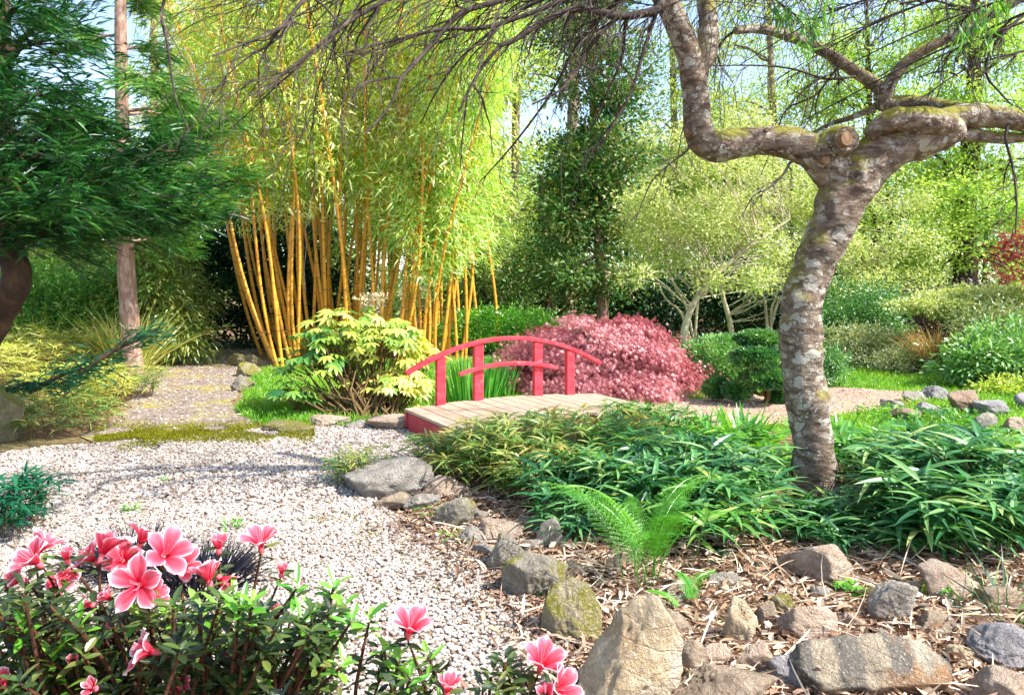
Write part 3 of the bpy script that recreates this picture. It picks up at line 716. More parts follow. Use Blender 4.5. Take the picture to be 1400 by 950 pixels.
protos = [cane_proto(0, 8.6, .5, 3.3, 1400, 'bamboo_leaf', ''), cane_proto(1, 7.8, 1.2, 3.0, 1600, 'bamboo_leaf', ''),
          cane_proto(2, 9.2, .2, 3.7, 1400, 'bamboo_leaf', ''), cane_proto(3, 7.0, 1.9, 1.9, 2000, 'bamboo_leaf_green', ''),
          cane_proto(4, 6.2, 2.2, 1.6, 1900, 'bamboo_leaf_green', '')]
canes = []
LB = {'left': 'orange bamboo cane leaning out to the left at the edge of the dirt path',
      'main': 'upright golden bamboo cane in the dense group rising behind the big-leaved shrub',
      'right': 'golden bamboo cane in the group behind the left end of the red handrail',
      'back': 'yellow bamboo cane at the back of the grove, mostly hidden in foliage'}
def bam(u, Y, kind, p, lean=(0, 0), sc=1.0, rz=None):
    canes.append(((u - 700) / F * Y, Y, kind, p, lean, sc, rz))
for i in range(7): bam(400 - 6 * i, U(15.5, 17.5), 'back', (1, 0)[i % 2], (-.16 - .03 * i, .02), U(1, 1.15), math.pi + U(-.5, .5))
for i in range(6): bam(378 + 7 * i + U(-3, 3), U(13.4, 14.2), 'left', (0, 1, 2)[i % 3], (-.30 + .05 * i + U(-.02, .02), .02), U(.85, 1), math.pi + U(-.4, .4))
for i in range(26): bam(396 + 6.3 * i + U(-5, 5), U(14.0, 16.2), 'main', (0, 2, 1, 2, 0)[i % 5], (U(-.07, .07) + (i - 13) * .011, U(-.05, .03)), U(.9, 1.1))
for i in range(17): bam(556 + 4.8 * i + U(-4, 4), U(14.2, 16), 'right', (3, 4, 3, 1)[i % 4], (U(-.03, .06), U(-.06, .02)), U(.9, 1.05), U(-1.7, .5))
for i in range(18): bam(420 + 15 * i + U(-6, 6), U(16.8, 18.6), 'back', i % 4, (U(-.06, .06), 0), U(1, 1.2))
seen = set()
for x, y, kind, p, lean, sc, rz in canes:
    o = protos[p] if p not in seen else dup(protos[p], (0, 0, 0), (0, 0, 0))
    seen.add(p)
    o.location = (x, y, 0); o.scale = (sc,) * 3
    o.rotation_mode = 'XYZ'
    m = Vector((lean[0], lean[1], 1)).to_track_quat('Z', 'Y').to_matrix().to_4x4() @ __import__('mathutils').Matrix.Rotation(rz if rz is not None else U(0, 6.28), 4, 'Z')
    o.rotation_euler = m.to_euler('XYZ')
    o['label'] = LB[kind]; o['group'] = {'left': 'bamboo canes leaning over the path', 'main': 'bamboo canes of the dense middle group', 'right': 'bamboo canes behind the handrail', 'back': 'bamboo canes at the back of the grove'}[kind]

# ------------------------------------------------------------------ big-leaved shrub by the bridge
bx = G(505, 574)
fs = thing('fatsia_shrub', 'large shrub with glossy hand-shaped leaves left of the bridge', 'shrub', bx)
mf, ms, sd = MB(), MB(), MB()
def fats(n, c, r, spread, br_):
    for i in range(n):
        d = rnd_dir(1)[0]; d[2] = abs(d[2]) * .9 + .05 if rs.rand() < .7 else d[2]
        p = np.array(c) + unit(d) * np.array(r) * U(.55, 1.05)
        s0 = np.array([bx[0] + U(-.25, .3), bx[1] + U(-.1, .3), 0]); mid = s0 * .4 + p * .6 + [0, 0, -.1]
        if i % 3 == 0: ms.tube([s0, s0 * .6 + mid * .4 + [U(-.1, .1), 0, .1], mid, p], [.016, .013, .009, .004], 5, sub=2)
        else: ms.tube([p - unit(d) * .25 - [0, 0, .1], p], [.004, .003], 4)
        h = unit(np.array([d[0], d[1] - .25, .0]) + rs.normal(0, .25, 3) * [1, 1, 0])
        D = h * .9 + [0, 0, U(-.45, .05)]; N = np.array([0, 0, 1.0]) + h * .3 + rs.normal(0, .2, 3)
        L = U(.10, .19)
        mf.leaves(p[None], D[None], N[None], L, L, PALM, np.clip(rs.normal(br_, .2), 0, 1))
f0 = lambda u, v, Y: P(u, v, Y)
fats(120, f0(440, 505, 9.1), (.48, .5, .52), 1, .34)  # leaf tone rises to the right: sunlit and shaded sides put into colour
fats(110, f0(478, 465, 9.3), (.58, .5, .42), 1, .55)
fats(110, f0(532, 478, 9.2), (.42, .5, .45), 1, .68)
fats(80, f0(545, 530, 8.9), (.38, .4, .26), 1, .8)
fats(25, f0(580, 490, 9.4), (.25, .4, .2), 1, .75)
fats(34, f0(408, 545, 8.8), (.24, .3, .22), 1, .25)
for q in range(7):
    c = f0(U(488, 525), U(408, 425), 9.3)
    for w in range(9):
        d = rnd_dir(1)[0] * .09; d[2] = abs(d[2])
        sd.tube([c - [0, 0, .1], c, c + d], [.004, .003, .002], 3)
        sd.leaves((c + d)[None].repeat(5, 0), rnd_dir(5), rnd_dir(5), .03, .02, DIAM, .5)
mf.build('foliage', M['fatsia'], fs); ms.build('stem', M['stemwood'], fs, smooth=True); sd.build('seed_head', M['seed'], fs)

# ------------------------------------------------------------------ red laceleaf maple dome
mc = P(812, 545, 10.9); mc[2] = 0
mp = thing('laceleaf_maple', 'low dome-shaped maple with feathery dusty red foliage behind the bridge', 'maple', mc)
mb = MB(); mt = MB()
R = np.array([1.34, 1.2, 1.08])
for lay in range(520):
    d = rnd_dir(1)[0]; d[2] = abs(d[2]); 
    if d[2] < .06: d[2] = .06
    if mnoise.noise(Vector(d * 4.5 + np.array([3, 1, 2]))) < -.22: continue
    k_ = U(.66, 1.03) * (1 + .11 * mnoise.noise(Vector(d * 2.4)) + .07 * mnoise.noise(Vector(d * 6)))
    c = mc + d * R * k_
    n = rs.randint(90, 240)
    h = unit(np.array([d[0], d[1], 0]) + 1e-6)
    off = rs.normal(0, 1, (n, 3)) * [.15, .15, .045]
    off[:, 2] -= .35 * (off @ h) * (1 - d[2]) + .05
    D = h * .7 + [0, 0, -.75] + rs.normal(0, .45, (n, 3))
    mb.leaves(c + off, D, h * .5 + [0, 0, .8] + rs.normal(0, .4, (n, 3)), U(.045, .085, n), U(.045, .085, n), LACE, np.clip(.5 * rs.rand() + .5 * rs.rand(n), 0, 1))
for i in range(24):
    a = U(0, 6.28); e = np.array([math.cos(a) * R[0] * .8, math.sin(a) * R[1] * .8, U(.35, .85)])
    mt.tube([mc, mc + [e[0] * .15, e[1] * .15, .5], mc + e * [.5, .5, 1.1], mc + e], [.05, .035, .02, .006], 6, sub=3)
mb.build('foliage', M['maple'], mp); mt.build('trunk', M['bark_dark'], mp, smooth=True)

# ------------------------------------------------------------------ topiary
def dense_pad(mb, c, r, n, L=.035, top_flat=.0, lump=.1):
    d = rnd_dir(n); k_ = U(.86, 1.03, n) * (1 + lump * np.array([mnoise.noise(Vector(x * 2.6 + np.array(c))) for x in d]))
    p = np.array(c) + d * k_[:, None] * np.array(r)
    cl = np.array([mnoise.noise(Vector(x * 5)) for x in p])
    mb.leaves(p, d + rs.normal(0, .55, (n, 3)) + [0, 0, .3], rnd_dir(n) + d * .5, L * U(.7, 1.3, n), L * .55, DIAM, np.clip(.45 + .5 * cl + rs.normal(0, .2, n), 0, 1))
hb = P(985, 525, 11.6); hb[2] = 0
hg = thing('clipped_hedge', 'clipped rounded pale green hedge mound beside the red maple', 'hedge', hb)
mb = MB(); dense_pad(mb, hb + [-.02, 0, .36], (.52, .6, .38), 14000, .045, lump=.2); dense_pad(mb, hb + [.15, -.1, .2], (.45, .5, .28), 8000)
mb.build('foliage', M['hedge'], hg)
mt = MB()
for i in range(6): mt.tube([hb + [U(-.1, .1), U(-.1, .1), 0], hb + [U(-.3, .3), U(-.3, .3), .4]], [.02, .008], 5)
mt.build('stem', M['stemwood'], hg)
tb = G(1045, 553)
tp = thing('cloud_pruned_shrub', 'dark green shrub clipped into stacked cloud pads left of the trunk', 'topiary', tb)
tt = MB()
stem_top = P(1040, 470, tb[1])
tt.tube([tb, P(1050, 535, tb[1]), P(1032, 505, tb[1]), stem_top], [.04, .035, .03, .015], 7, sub=3)
for (u, v, ru, rv, dy) in ((1037, 463, 30, 9, .1), (1033, 488, 31, 12, -.1), (1048, 517, 32, 11, -.15), (1008, 533, 18, 10, -.05), (1066, 490, 20, 12, .25), (980, 530, 17, 11, .2), (1065, 538, 18, 10, .1)):
    c = P(u, v, tb[1] + dy); s_ = tb[1] / F
    mb = MB(); dense_pad(mb, c, (ru * s_, ru * s_ * .9, rv * s_), 5000, .05, lump=.3)
    mb.build('foliage_pad', M['topiary'], tp)
    limb_to(tt, P(1040, min(v + 25, 540), tb[1]), c, .02, .008)
tt.build('trunk', M['stemwood'], tp, smooth=True)

# ------------------------------------------------------------------ dwarf bamboo clumps in front
def dwarf(name, label, x, y, nsh, rad, h, leafL, mat, nl=(7, 11), group='dwarf bamboo clumps in the stone bed', zf=1.0, wid=.112):
    base = np.array([x, y, 0.0]); t = thing(name, label, 'dwarf bamboo', base, group)
    mf = MB(); ms = mf if nsh <= 40 else MB()
    for i in range(nsh):
        a, rr = U(0, 6.28), rad * math.sqrt(rs.rand())
        p0 = base + [math.cos(a) * rr, math.sin(a) * rr, 0]
        hh = h * U(.55, 1.12) * (1 - .25 * (rr / rad) ** 2)
        lean = np.array([math.cos(a), math.sin(a), 0]) * U(0, .45) * (rr / rad) + rs.normal(0, .12, 3) * [1, 1, 0]
        p1 = p0 + lean * hh * .5 + [0, 0, hh * .6]; p2 = p0 + lean * hh * 1.2 + [0, 0, hh]
        ms.tube([p0, p1, p2], [.0032, .0028, .002], 4, cap=False)
        ax = unit(p2 - p1); cr = rs.rand()
        for tier, f_ in ((0, 1.0), (1, .7), (2, .45)):
            n = rs.randint(*nl) if tier == 0 else rs.randint(2, 5)
            pc = p2 if tier == 0 else p0 + (p2 - p0) * f_ + [0, 0, .02]
            a0 = U(0, 6.28); sect = U(2.6, 5.6)
            aa = a0 + np.linspace(-.5, .5, n) * sect + rs.normal(0, .15, n)
            D = np.stack([np.cos(aa), np.sin(aa), U(-.3, .6, n)], 1) + ax * .35
            mf.leaves(pc + rs.normal(0, .012, (n, 3)), D, np.tile([0, 0, 1.0], (n, 1)) + rs.normal(0, .25, (n, 3)), leafL * U(.5, 1.0, n), leafL * wid * U(.8, 1.2, n), LANC, np.clip(.4 * cr + .45 * rs.rand(n) + U(0, .15, n), 0, 1))
    mf.build('foliage', M[mat], t)
    if ms is not mf: ms.build('stem', M['stemwood'], t)
    return t
DW = [
 ('olive fine-leaved dwarf bamboo clump just in front of the bridge end board', -.38, 6.1, 70, .42, .38, .17, 'dwarf_olive'),
 ('olive dwarf bamboo clump in front of the middle of the bridge deck', .08, 6.25, 90, .50, .40, .17, 'dwarf_olive'),
 ('olive dwarf bamboo clump with dry undersides above the tan flat-topped stone', .2, 5.65, 90, .45, .45, .19, 'dwarf_olive'),
 ('olive and green dwarf bamboo clump hiding the far end of the bridge deck', .75, 6.5, 80, .5, .44, .2, 'dwarf_olive'),
 ('green dwarf bamboo clump beyond the far end of the bridge beside the thin reeds', 1.2, 6.85, 60, .45, .38, .2, 'dwarf_green'),
 ('olive dwarf bamboo clump at the front corner of the mass behind the edge stones', -.12, 5.75, 60, .36, .38, .17, 'dwarf_olive'),
 ('blue-green dwarf bamboo clump right above the fern', .85, 5.5, 60, .5, .46, .23, 'dwarf_green'),
 ('drooping blue-green dwarf bamboo clump left of the fern above the edge stones', .42, 4.9, 34, .32, .38, .24, 'dwarf_teal'),
 ('blue-green dwarf bamboo clump between the fern and the tree trunk', 1.2, 5.15, 56, .48, .46, .27, 'dwarf_teal'),
 ('dark green dwarf bamboo clump directly behind the fern', .98, 4.7, 34, .36, .38, .26, 'dwarf_teal'),
 ('low dwarf bamboo clump at the left foot of the tree trunk', 1.18, 4.85, 40, .34, .34, .26, 'dwarf_teal'),
 ('low dwarf bamboo clump with large drooping leaves just right of the trunk foot', 2.48, 4.6, 26, .3, .28, .28, 'dwarf_green'),
 ('dwarf bamboo clump of long shining leaves right of the trunk above the pale tan rock', 2.76, 4.75, 56, .42, .50, .33, 'dwarf_teal'),
 ('dwarf bamboo clump beside the right foot of the trunk', 2.86, 5.35, 48, .42, .48, .28, 'dwarf_green'),
 ('dwarf bamboo clump nearest the yellowish rock at the right edge', 2.95, 5.3, 34, .36, .30, .26, 'dwarf_teal'),
 ('bright dwarf bamboo clump behind the trunk towards the far stone row', 2.75, 6.0, 50, .5, .36, .24, 'lush'),
 ('bright green dwarf bamboo clump left behind the tree trunk', 1.65, 5.95, 60, .5, .36, .24, 'lush'),
 ('dwarf bamboo clump leaning over the tan angular rock', 2.36, 4.34, 22, .28, .26, .28, 'dwarf_teal'),
 ('dwarf bamboo clump drooping over the pale tan rock at the right', 2.55, 4.32, 36, .34, .40, .33, 'dwarf_teal'),
 ('dwarf bamboo clump at the far right end of the bed above the dark grassy tuft', 2.92, 4.55, 30, .32, .32, .29, 'dwarf_green'),
 ('dwarf bamboo clump overhanging the dark ivy patch', 1.08, 4.5, 34, .34, .34, .28, 'dwarf_green'),
 ('very low dwarf bamboo clump filling the gap in front of the trunk foot', 1.88, 4.55, 30, .3, .16, .25, 'dwarf_teal'),
 ('ankle-high dwarf bamboo shoots between the trunk foot and the tan angular rock', 2.12, 4.72, 26, .28, .16, .25, 'dwarf_green'),
 ('small blue-green dwarf bamboo tuft beside the pale upright slab', .33, 4.55, 12, .12, .24, .2, 'dwarf_teal'),
]
for lb, x, y, n, r_, h_, l_, m_ in DW: dwarf('dwarf_bamboo', lb, x, y, n, r_, h_, l_, m_)

# left ground cover of pale dwarf bamboo
for lb, u, v, n, r_, h_, m_ in (
 ('pale yellow-green dwarf bamboo mound under the dark conifer', 30, 520, 150, .95, .78, 'dwarf_straw'),
 ('straw-tipped dwarf bamboo mound at the left edge of the view', -40, 545, 110, .75, .72, 'dwarf_straw'),
 ('pale green dwarf bamboo tuft spilling onto the dirt path', 100, 560, 120, .6, .5, 'dwarf_straw'),
 ('low green dwarf bamboo tuft at the corner of dirt path and gravel', 75, 590, 70, .5, .36, 'dwarf_olive'),
 ('green dwarf bamboo patch on the path side below the juniper branch', 150, 545, 90, .55, .42, 'dwarf_olive'),
 ('pale grassy dwarf bamboo patch farthest back on the left bank', 105, 505, 190, 1.15, .66, 'dwarf_straw')):
    g_ = G(u, v); dwarf('dwarf_bamboo', lb, g_[0], g_[1], n, r_, h_, .21, m_, group='dwarf bamboo mounds on the left bank', wid=.075)
g_ = G(0, 735); dwarf('dwarf_bamboo', 'blue-green fine-leaved plant at the left edge above the azalea flowers', g_[0] - .02, g_[1], 60, .26, .34, .17, 'juniper', group='dwarf bamboo mounds on the left bank')
g_ = G(487, 668); dwarf('moss_tuft', 'small yellowish grass tuft growing on the left of the grey boulder', g_[0] - .02, g_[1] + .1, 34, .13, .26, .11, 'dwarf_olive', group='small tufts')

# ------------------------------------------------------------------ ferns
def frond(mb, ms, p0, az, L, rise, r):
    t = np.linspace(0, 1, 26)
    out = L * (.22 * t + .6 * t ** 2) * .85; z = L * rise * (1.35 * t - .62 * t ** 2.4)
    pts = np.array(p0) + np.stack([np.cos(az) * out, np.sin(az) * out, z], 1)
    ms.tube(pts, np.linspace(.004, .001, 26), 4)
    tg = unit(np.gradient(pts, axis=0)); side = unit(np.cross(tg, [0, 0, 1.0])); nrm = np.cross(side, tg)
    for i in range(5, 26):
        s_ = t[i]; pl = L * .23 * min(1, (s_ - .12) * 4.5) * (1.02 - s_) ** .75 + .006
        for sg in (1, -1):
            d = unit(side[i] * sg + tg[i] * .45 - [0, 0, .12]); m = max(4, int(pl / .0085))
            q = np.linspace(.05, 1, m); c = pts[i] + d * (q * pl)[:, None]
            pd = unit(np.cross(nrm[i], d))
            for s2 in (1, -1):
                mb.leaves(c, np.tile(pd * s2 + d * .5, (m, 1)), np.tile(nrm[i], (m, 1)), .0135 * (1.2 - q * .8), .006, DIAM, np.clip(r + rs.normal(0, .12, m), 0, 1))
def fern(label, u, v, n, L, rise, az=None):
    b = G(u, v); t = thing('fern', label, 'fern', b); mb, ms = MB(), MB()
    for i in range(n):
        a = az[i] if az else 6.28 * i / n + U(-.25, .25)
        frond(mb, ms, b + rs.normal(0, .04, 3) * [1, 1, 0], a, L * U(.75, 1.1), rise * U(.8, 1.15), U(.25, .75))
    mb.build('frond', M['fern'], t, kind='stuff'); ms.build('stem', M['lush'], t)
fern('tall bright green fern standing in front of the dwarf bamboo', 880, 800, 12, .66, .95)
fern('small young fern beside the pale grey stone', 945, 840, 3, .25, .75, [.5, 1.9, 2.9])
def weed(label, u, v, r_, n, L, mat, T=OVAL, name='weed', cat='weed', h=.06, group=None, W=.5):
    b = G(u, v); t = thing(name, label, cat, b, group); mb = ms = MB()
    for i in range(n):
        a = U(0, 6.28); rr = r_ * math.sqrt(rs.rand()); p = b + [math.cos(a) * rr, math.sin(a) * rr, 0]; q = p + [U(-.02, .02), U(-.02, .02), U(.3, 1) * h]
        ms.tube([p, q], [.0015, .001], 3, r=.6); D = rnd_dir(1) * [1, 1, .4]
        l = L * U(.6, 1.2)
        mb.leaves(q[None], D, np.array([[0, 0, 1.0]]) + rnd_dir(1) * .4, l, l * W, T, rs.rand())
    mb.build('foliage', M[mat], t)
weed('small green weed at the gravel edge beside the angular grey rock', 590, 708, .13, 60, .045, 'fern', W=.35)
weed('low green weed in front of the pale grey stone on the gravel', 632, 742, .14, 70, .035, 'fern', W=.35)
weed('tiny green sprout rising behind the flat brown stone', 548, 668, .05, 26, .05, 'fern', h=.12, W=.35)
weed('ivy sprig in the litter below the tan angular rock', 1168, 818, .09, 22, .055, 'lush', STAR, 'ivy', 'ivy', .07, W=1)
weed('ivy sprig in front of the pale tan rock at the right', 1282, 818, .07, 14, .06, 'lush', STAR, 'ivy', 'ivy', .08, W=1)
weed('dark ivy patch beneath the dwarf bamboo right of the fern', 985, 762, .22, 70, .05, 'laurel', STAR, 'ivy', 'ivy', .05, W=1)
weed('ivy patch under the long grey stone of the far row', 1335, 592, .35, 110, .06, 'lush', STAR, 'ivy', 'ivy', .1, W=1)
weed('low leafy plants between the pale lilac stone and the rusty stone', 1285, 578, .4, 120, .07, 'topiary', OVAL, 'ground_cover', 'ground cover', .14)
weed('green ground cover spreading at the end of the sandy path', 1222, 572, .4, 120, .07, 'lush', OVAL, 'ground_cover', 'ground cover', .12)
weed('small leafy plants at the right edge between the far stones and the bamboo', 1385, 612, .4, 110, .08, 'hedge', OVAL, 'ground_cover', 'ground cover', .16)
weed('dark mossy plant at the foot of the leaning edge boulder', 742, 822, .06, 40, .03, 'laurel', OVAL, 'ivy', 'ivy', .08)
weed('small sprouting weed on the gravel behind the azalea flowers', 178, 704, .07, 40, .03, 'fern', h=.08)
weed('single green weed tuft on the gravel left of centre', 225, 662, .04, 16, .03, 'fern', h=.05)
weed('green weed at the gravel edge just behind the black grass', 318, 728, .06, 30, .035, 'fern', h=.09)
weed('small clover patch in the gravel near the right azalea', 600, 800, .10, 26, .016, 'grass', h=.03)

def strap_clump(name, label, cat, b, n, rad, L, W, mat, T=BLADE_UP, lean=.3, group=None, rng=(0, 1)):
    t = thing(name, label, cat, b, group); mb = MB()
    a = U(0, 6.28, n); rr = rad * np.sqrt(rs.rand(n))
    C = np.array(b) + np.stack([np.cos(a) * rr, np.sin(a) * rr, 0 * a], 1)
    D = np.stack([np.cos(a) * rr / rad * lean, np.sin(a) * rr / rad * lean, np.ones(n)], 1) + rs.normal(0, lean * .5, (n, 3))
    mb.leaves(C, D, np.stack([np.cos(a), np.sin(a), .2 + 0 * a], 1) * -1 + rs.normal(0, .3, (n, 3)), L * U(.6, 1.15, n), W, T, U(rng[0], rng[1], n))
    mb.build('foliage', M[mat], t); return t
strap_clump('iris_clump', 'tall green iris leaves seen through the left of the handrail', 'iris', np.array([-.52, 9.6, 0]), 130, .38, .62, .03, 'iris', lean=.16)
strap_clump('iris_clump', 'lower iris leaves seen under the middle of the handrail', 'iris', np.array([-.18, 10.2, 0]), 70, .3, .45, .03, 'iris', lean=.2)
strap_clump('strap_leaf_plant', 'bright green broad strap-leaved plant left of the trunk', 'plant', np.array([2.05, 7.0, 0]), 75, .26, .40, .05, 'lush', BLADE, .55)
strap_clump('strap_leaf_plant', 'narrow upright green leaves just left of the strap-leaved plant', 'plant', np.array([1.75, 6.95, 0]), 16, .1, .42, .035, 'iris', lean=.12)
strap_clump('strap_leaf_plant', 'thin reed-like shoots between the red maple and the strap-leaved plant', 'plant', np.array([1.45, 7.6, 0]), 14, .12, .36, .018, 'iris', lean=.1)
strap_clump('strap_leaf_plant', 'bright green strap leaves right of the trunk behind the dwarf bamboo', 'plant', np.array([2.95, 7.0, 0]), 40, .3, .36, .04, 'lush', BLADE, .5)
g_ = G(268, 800); strap_clump('black_grass', 'clump of black mondo grass behind the pink azalea flowers', 'black grass', g_, 900, .22, .2, .008, 'mondo', BLADE, .9)
g_ = G(205, 770); strap_clump('black_grass', 'smaller tuft of black mondo grass left among the azalea flowers', 'black grass', g_ + [-.05, -.1, 0], 600, .2, .22, .008, 'mondo', BLADE, .9)
g_ = G(1282, 512); strap_clump('ornamental_grass', 'straw coloured ornamental grass clump on the far right bed', 'ornamental grass', g_, 420, .25, .85, .014, 'straw', BLADE, .28)
g_ = G(135, 470); strap_clump('ornamental_grass', 'arching straw grass in front of the pink-barked trunk', 'ornamental grass', np.array([-6.6, 13.2, 0]), 420, .35, 1.15, .018, 'dwarf_straw', BLADE, .4)
strap_clump('ornamental_grass', 'dry reed tuft at the far left under the dark branches', 'ornamental grass', np.array([-8.2, 13.4, 0]), 260, .4, 1.1, .018, 'dwarf_straw', BLADE, .5)
g_ = G(1370, 838); strap_clump('grass_tuft', 'dark grassy tuft lying above the grey boulder at the right edge', 'grass tuft', g_ , 90, .16, .26, .008, 'dwarf_teal', BLADE, 1.6)

# ------------------------------------------------------------------ back garden shrubs
def shrub(name, label, cat, base, lobes, n, L, W, mat, clump_r=.14, T=DIAM, stem='stemwood', **kw):
    base = np.array(base, float); t = thing(name, label, cat, base)
    mb = MB(); ce = crown(mb, [tuple(base[i] + l[i] if i < 2 else l[i] for i in range(6)) for l in lobes], n, L, W, T, clump_r, **kw)
    mb.build('foliage', M[mat], t); ms = MB(); ms.tube([base - [0, 0, .02], base + [0, 0, .12]], [.06, .05], 8)
    for c in ce[rs.choice(len(ce), min(10, len(ce)), False)]: limb_to(ms, base, c, .025, .006)
    ms.build('stem', M[stem], t); return t
shrub('laurel_hedge', 'very dark broadleaf hedge closing the end of the dirt path', 'hedge', (-6.6, 18.6, 0), [(-1.6, 0, 1.2, 1.9, 1.0, 1.8), (1.4, 0, 1.1, 1.9, 1.0, 1.7), (0, .6, 2.4, 2.4, 1, 1.4)], 26000, .16, .07, 'laurel', .3)
shrub('leafy_bamboo_shrub', 'leafy green bamboo shrub beside the pink-barked trunk', 'shrub', (-6.6, 14.6, 0), [(-.2, 0, 1.1, .8, .7, 1.1), (.3, -.2, .55, .6, .5, .55), (-.6, .3, 1.9, .8, .7, .7)], 9000, .15, .035, 'shade_bamboo', .2, LANC_S, droop=.6)
shrub('leafy_bamboo_shrub', 'arching bamboo tuft drooping over the end of the dirt path', 'shrub', (-6.9, 16.2, 0), [(0, 0, .9, .6, .6, .8), (-.5, .2, 1.6, .8, .6, .8)], 5000, .15, .035, 'shade_bamboo', .2, LANC_S, droop=.7)
shrub('low_conifer', 'light green feathery bush under the left dark branches', 'shrub', (-8.6, 14.0, 0), [(0, 0, .9, 1.3, .8, .8), (1.1, .2, 1.5, .9, .5, .35), (-.8, .3, 1.6, 1.0, .6, .4)], 11000, .12, .04, 'conifer_light', .18)
shrub('yellow_shrub', 'yellowish shrub glimpsed far back between the dark branches', 'shrub', (-11.5, 19.5, 0), [(0, 0, 1.6, 2.4, 1.2, 1.3)], 9000, .13, .06, 'shade_bamboo', .25)
shrub('grey_green_shrub', 'low grey-green spreading shrub right of the tree trunk', 'shrub', P(1190, 505, 14.3) * [1, 1, 0], [(-.2, 0, .35, .9, .7, .42), (.8, .1, .25, .8, .6, .3), (1.4, -.1, .16, .7, .5, .2)], 15000, .07, .03, 'greyshrub', .12)
shrub('green_shrub', 'taller green shrub close behind the right side of the trunk', 'shrub', P(1160, 490, 15.5) * [1, 1, 0], [(0, 0, .8, .9, .8, .75), (.6, .3, .9, .7, .6, .6)], 12000, .08, .035, 'topiary', .16)
shrub('grey_green_shrub', 'pale loose heather-like shrub before the straw ornamental grass', 'shrub', P(1245, 515, 13.0) * [1, 1, 0], [(0, 0, .2, .7, .5, .25), (.6, .1, .18, .5, .4, .22)], 8000, .06, .02, 'greyshrub', .1)
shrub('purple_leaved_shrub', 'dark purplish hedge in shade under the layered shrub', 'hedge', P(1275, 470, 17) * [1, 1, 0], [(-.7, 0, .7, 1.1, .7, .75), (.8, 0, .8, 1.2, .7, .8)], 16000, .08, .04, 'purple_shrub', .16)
lay = shrub('layered_shrub', 'shrub with flat yellow-green layered tiers at the right', 'shrub', P(1345, 470, 13.8) * [1, 1, 0],
      [(-1.1, -.2, 1.15, .75, .5, .07), (-.3, 0, 1.05, .8, .6, .08), (.5, -.1, .95, .8, .6, .1), (.1, .2, 1.35, .8, .6, .07), (.9, .1, 1.25, .8, .6, .1), (-.6, .3, 1.32, .5, .4, .05)], 15000, .075, .035, 'pale', .09, density=25)
shrub('rhododendron', 'rounded light green rhododendron behind the far stone row', 'shrub', P(1350, 545, 11.2) * [1, 1, 0], [(-.15, 0, .35, .5, .5, .38), (.35, .1, .5, .6, .5, .5), (.75, -.1, .3, .5, .4, .35)], 8000, .09, .035, 'hedge', .11, OVAL)
shrub('rhododendron', 'taller bronze-tinted shrub behind the rounded rhododendron', 'shrub', P(1385, 520, 12.2) * [1, 1, 0], [(-.3, 0, .75, .6, .5, .5), (.4, 0, .8, .6, .5, .5)], 8000, .08, .035, 'greyshrub', .13)
shrub('yellow_ground_plant', 'bright yellow-green low plant at the foot of the rounded rhododendron', 'plant', P(1375, 552, 10.6) * [1, 1, 0], [(0, 0, .1, .5, .3, .12), (.6, 0, .1, .4, .3, .12)], 3000, .06, .03, 'yellow', .08)
shrub('green_shrub', 'green leafy bush under the handrail far behind the iris', 'shrub', P(660, 470, 17) * [1, 1, 0], [(0, 0, .5, 1.1, .7, .55), (1.2, .3, .4, .9, .6, .5)], 11000, .10, .04, 'lush', .16)
shrub('green_shrub', 'small round bush half hidden right of the tree trunk foot', 'shrub', P(1128, 535, 11.4) * [1, 1, 0], [(0, 0, .28, .28, .3, .3)], 3500, .05, .025, 'topiary', .08)

# ------------------------------------------------------------------ background trees
def W3(u, v, Y): return P(u, v, Y)
def lob(u, v, Y, ru, rv, ry):
    c = P(u, v, Y); s_ = Y / F; return (c[0], c[1], c[2], ru * s_, ry, rv * s_)
def base(u, Y): return np.array([(u - 700) / F * Y, Y, 0.0])
def scatter(n, u0, u1, v0, v1, Y, r=(20, 42), dy=1.2):
    return [lob(U(u0, u1), U(v0, v1), Y + U(-dy, dy), U(*r), U(r[0] * .6, r[1] * .6), U(.4, .9)) for _ in range(n)]
tree('holly_tree', 'dark evergreen tree with brown-tinged leaves behind the red maple', 'tree', [base(822, 19.5), W3(824, 400, 19.5), W3(815, 250, 19.5), W3(810, 60, 19.5), W3(812, -120, 19.5)], [.17, .15, .13, .1, .04],
     scatter(18, 745, 880, 290, 410, 19.4, (22, 40)) + scatter(30, 755, 875, 180, 300, 19.4, (22, 38)) + scatter(34, 764, 862, -60, 200, 19.4, (22, 38)), 29000, .15, .075, M['holly'], 'bark_pink', .27)
tree('bare_tree', 'tall thin bare-trunked tree rising behind the dark evergreen', 'tree', [base(775, 24), W3(782, 200, 24), W3(786, 0, 24), W3(790, -250, 24)], [.2, .17, .14, .08],
     [lob(770, 40, 24, 90, 110, 2), lob(830, -90, 24, 90, 90, 2)], 3500, .1, .05, M['bright'], 'bark_grey', .5, 26)
def multi(u0, Y, tops, r0):
    return [([base(u0 + U(-8, 8), Y), P(u0 * .6 + tu * .4, 420 + U(-10, 10), Y), P(tu, tv, Y), P(tu + (tu - u0) * .6, tv - 90, Y)], [r0, r0 * .85, r0 * .6, .02]) for tu, tv in tops]
tree('pale_leaved_tree', 'multi-stemmed tree with whitish leaning stem and tiny pale leaves right of the maple', 'tree', [P(933, 495, 14.4) * [1, 1, 0], P(938, 440, 14.4), P(965, 390, 14.4), P(1015, 345, 14.4), P(1080, 300, 14.5)], [.075, .065, .055, .04, .015],
     scatter(30, 868, 1070, 225, 390, 14.8, (14, 40)) + scatter(16, 880, 1090, 170, 270, 15, (10, 26)), 17000, .08, .042, M['pale'], 'bark_pale', .15, 75, density=24,
     extra_stems=multi(950, 15, ((920, 385), (960, 390), (905, 400)), .03))
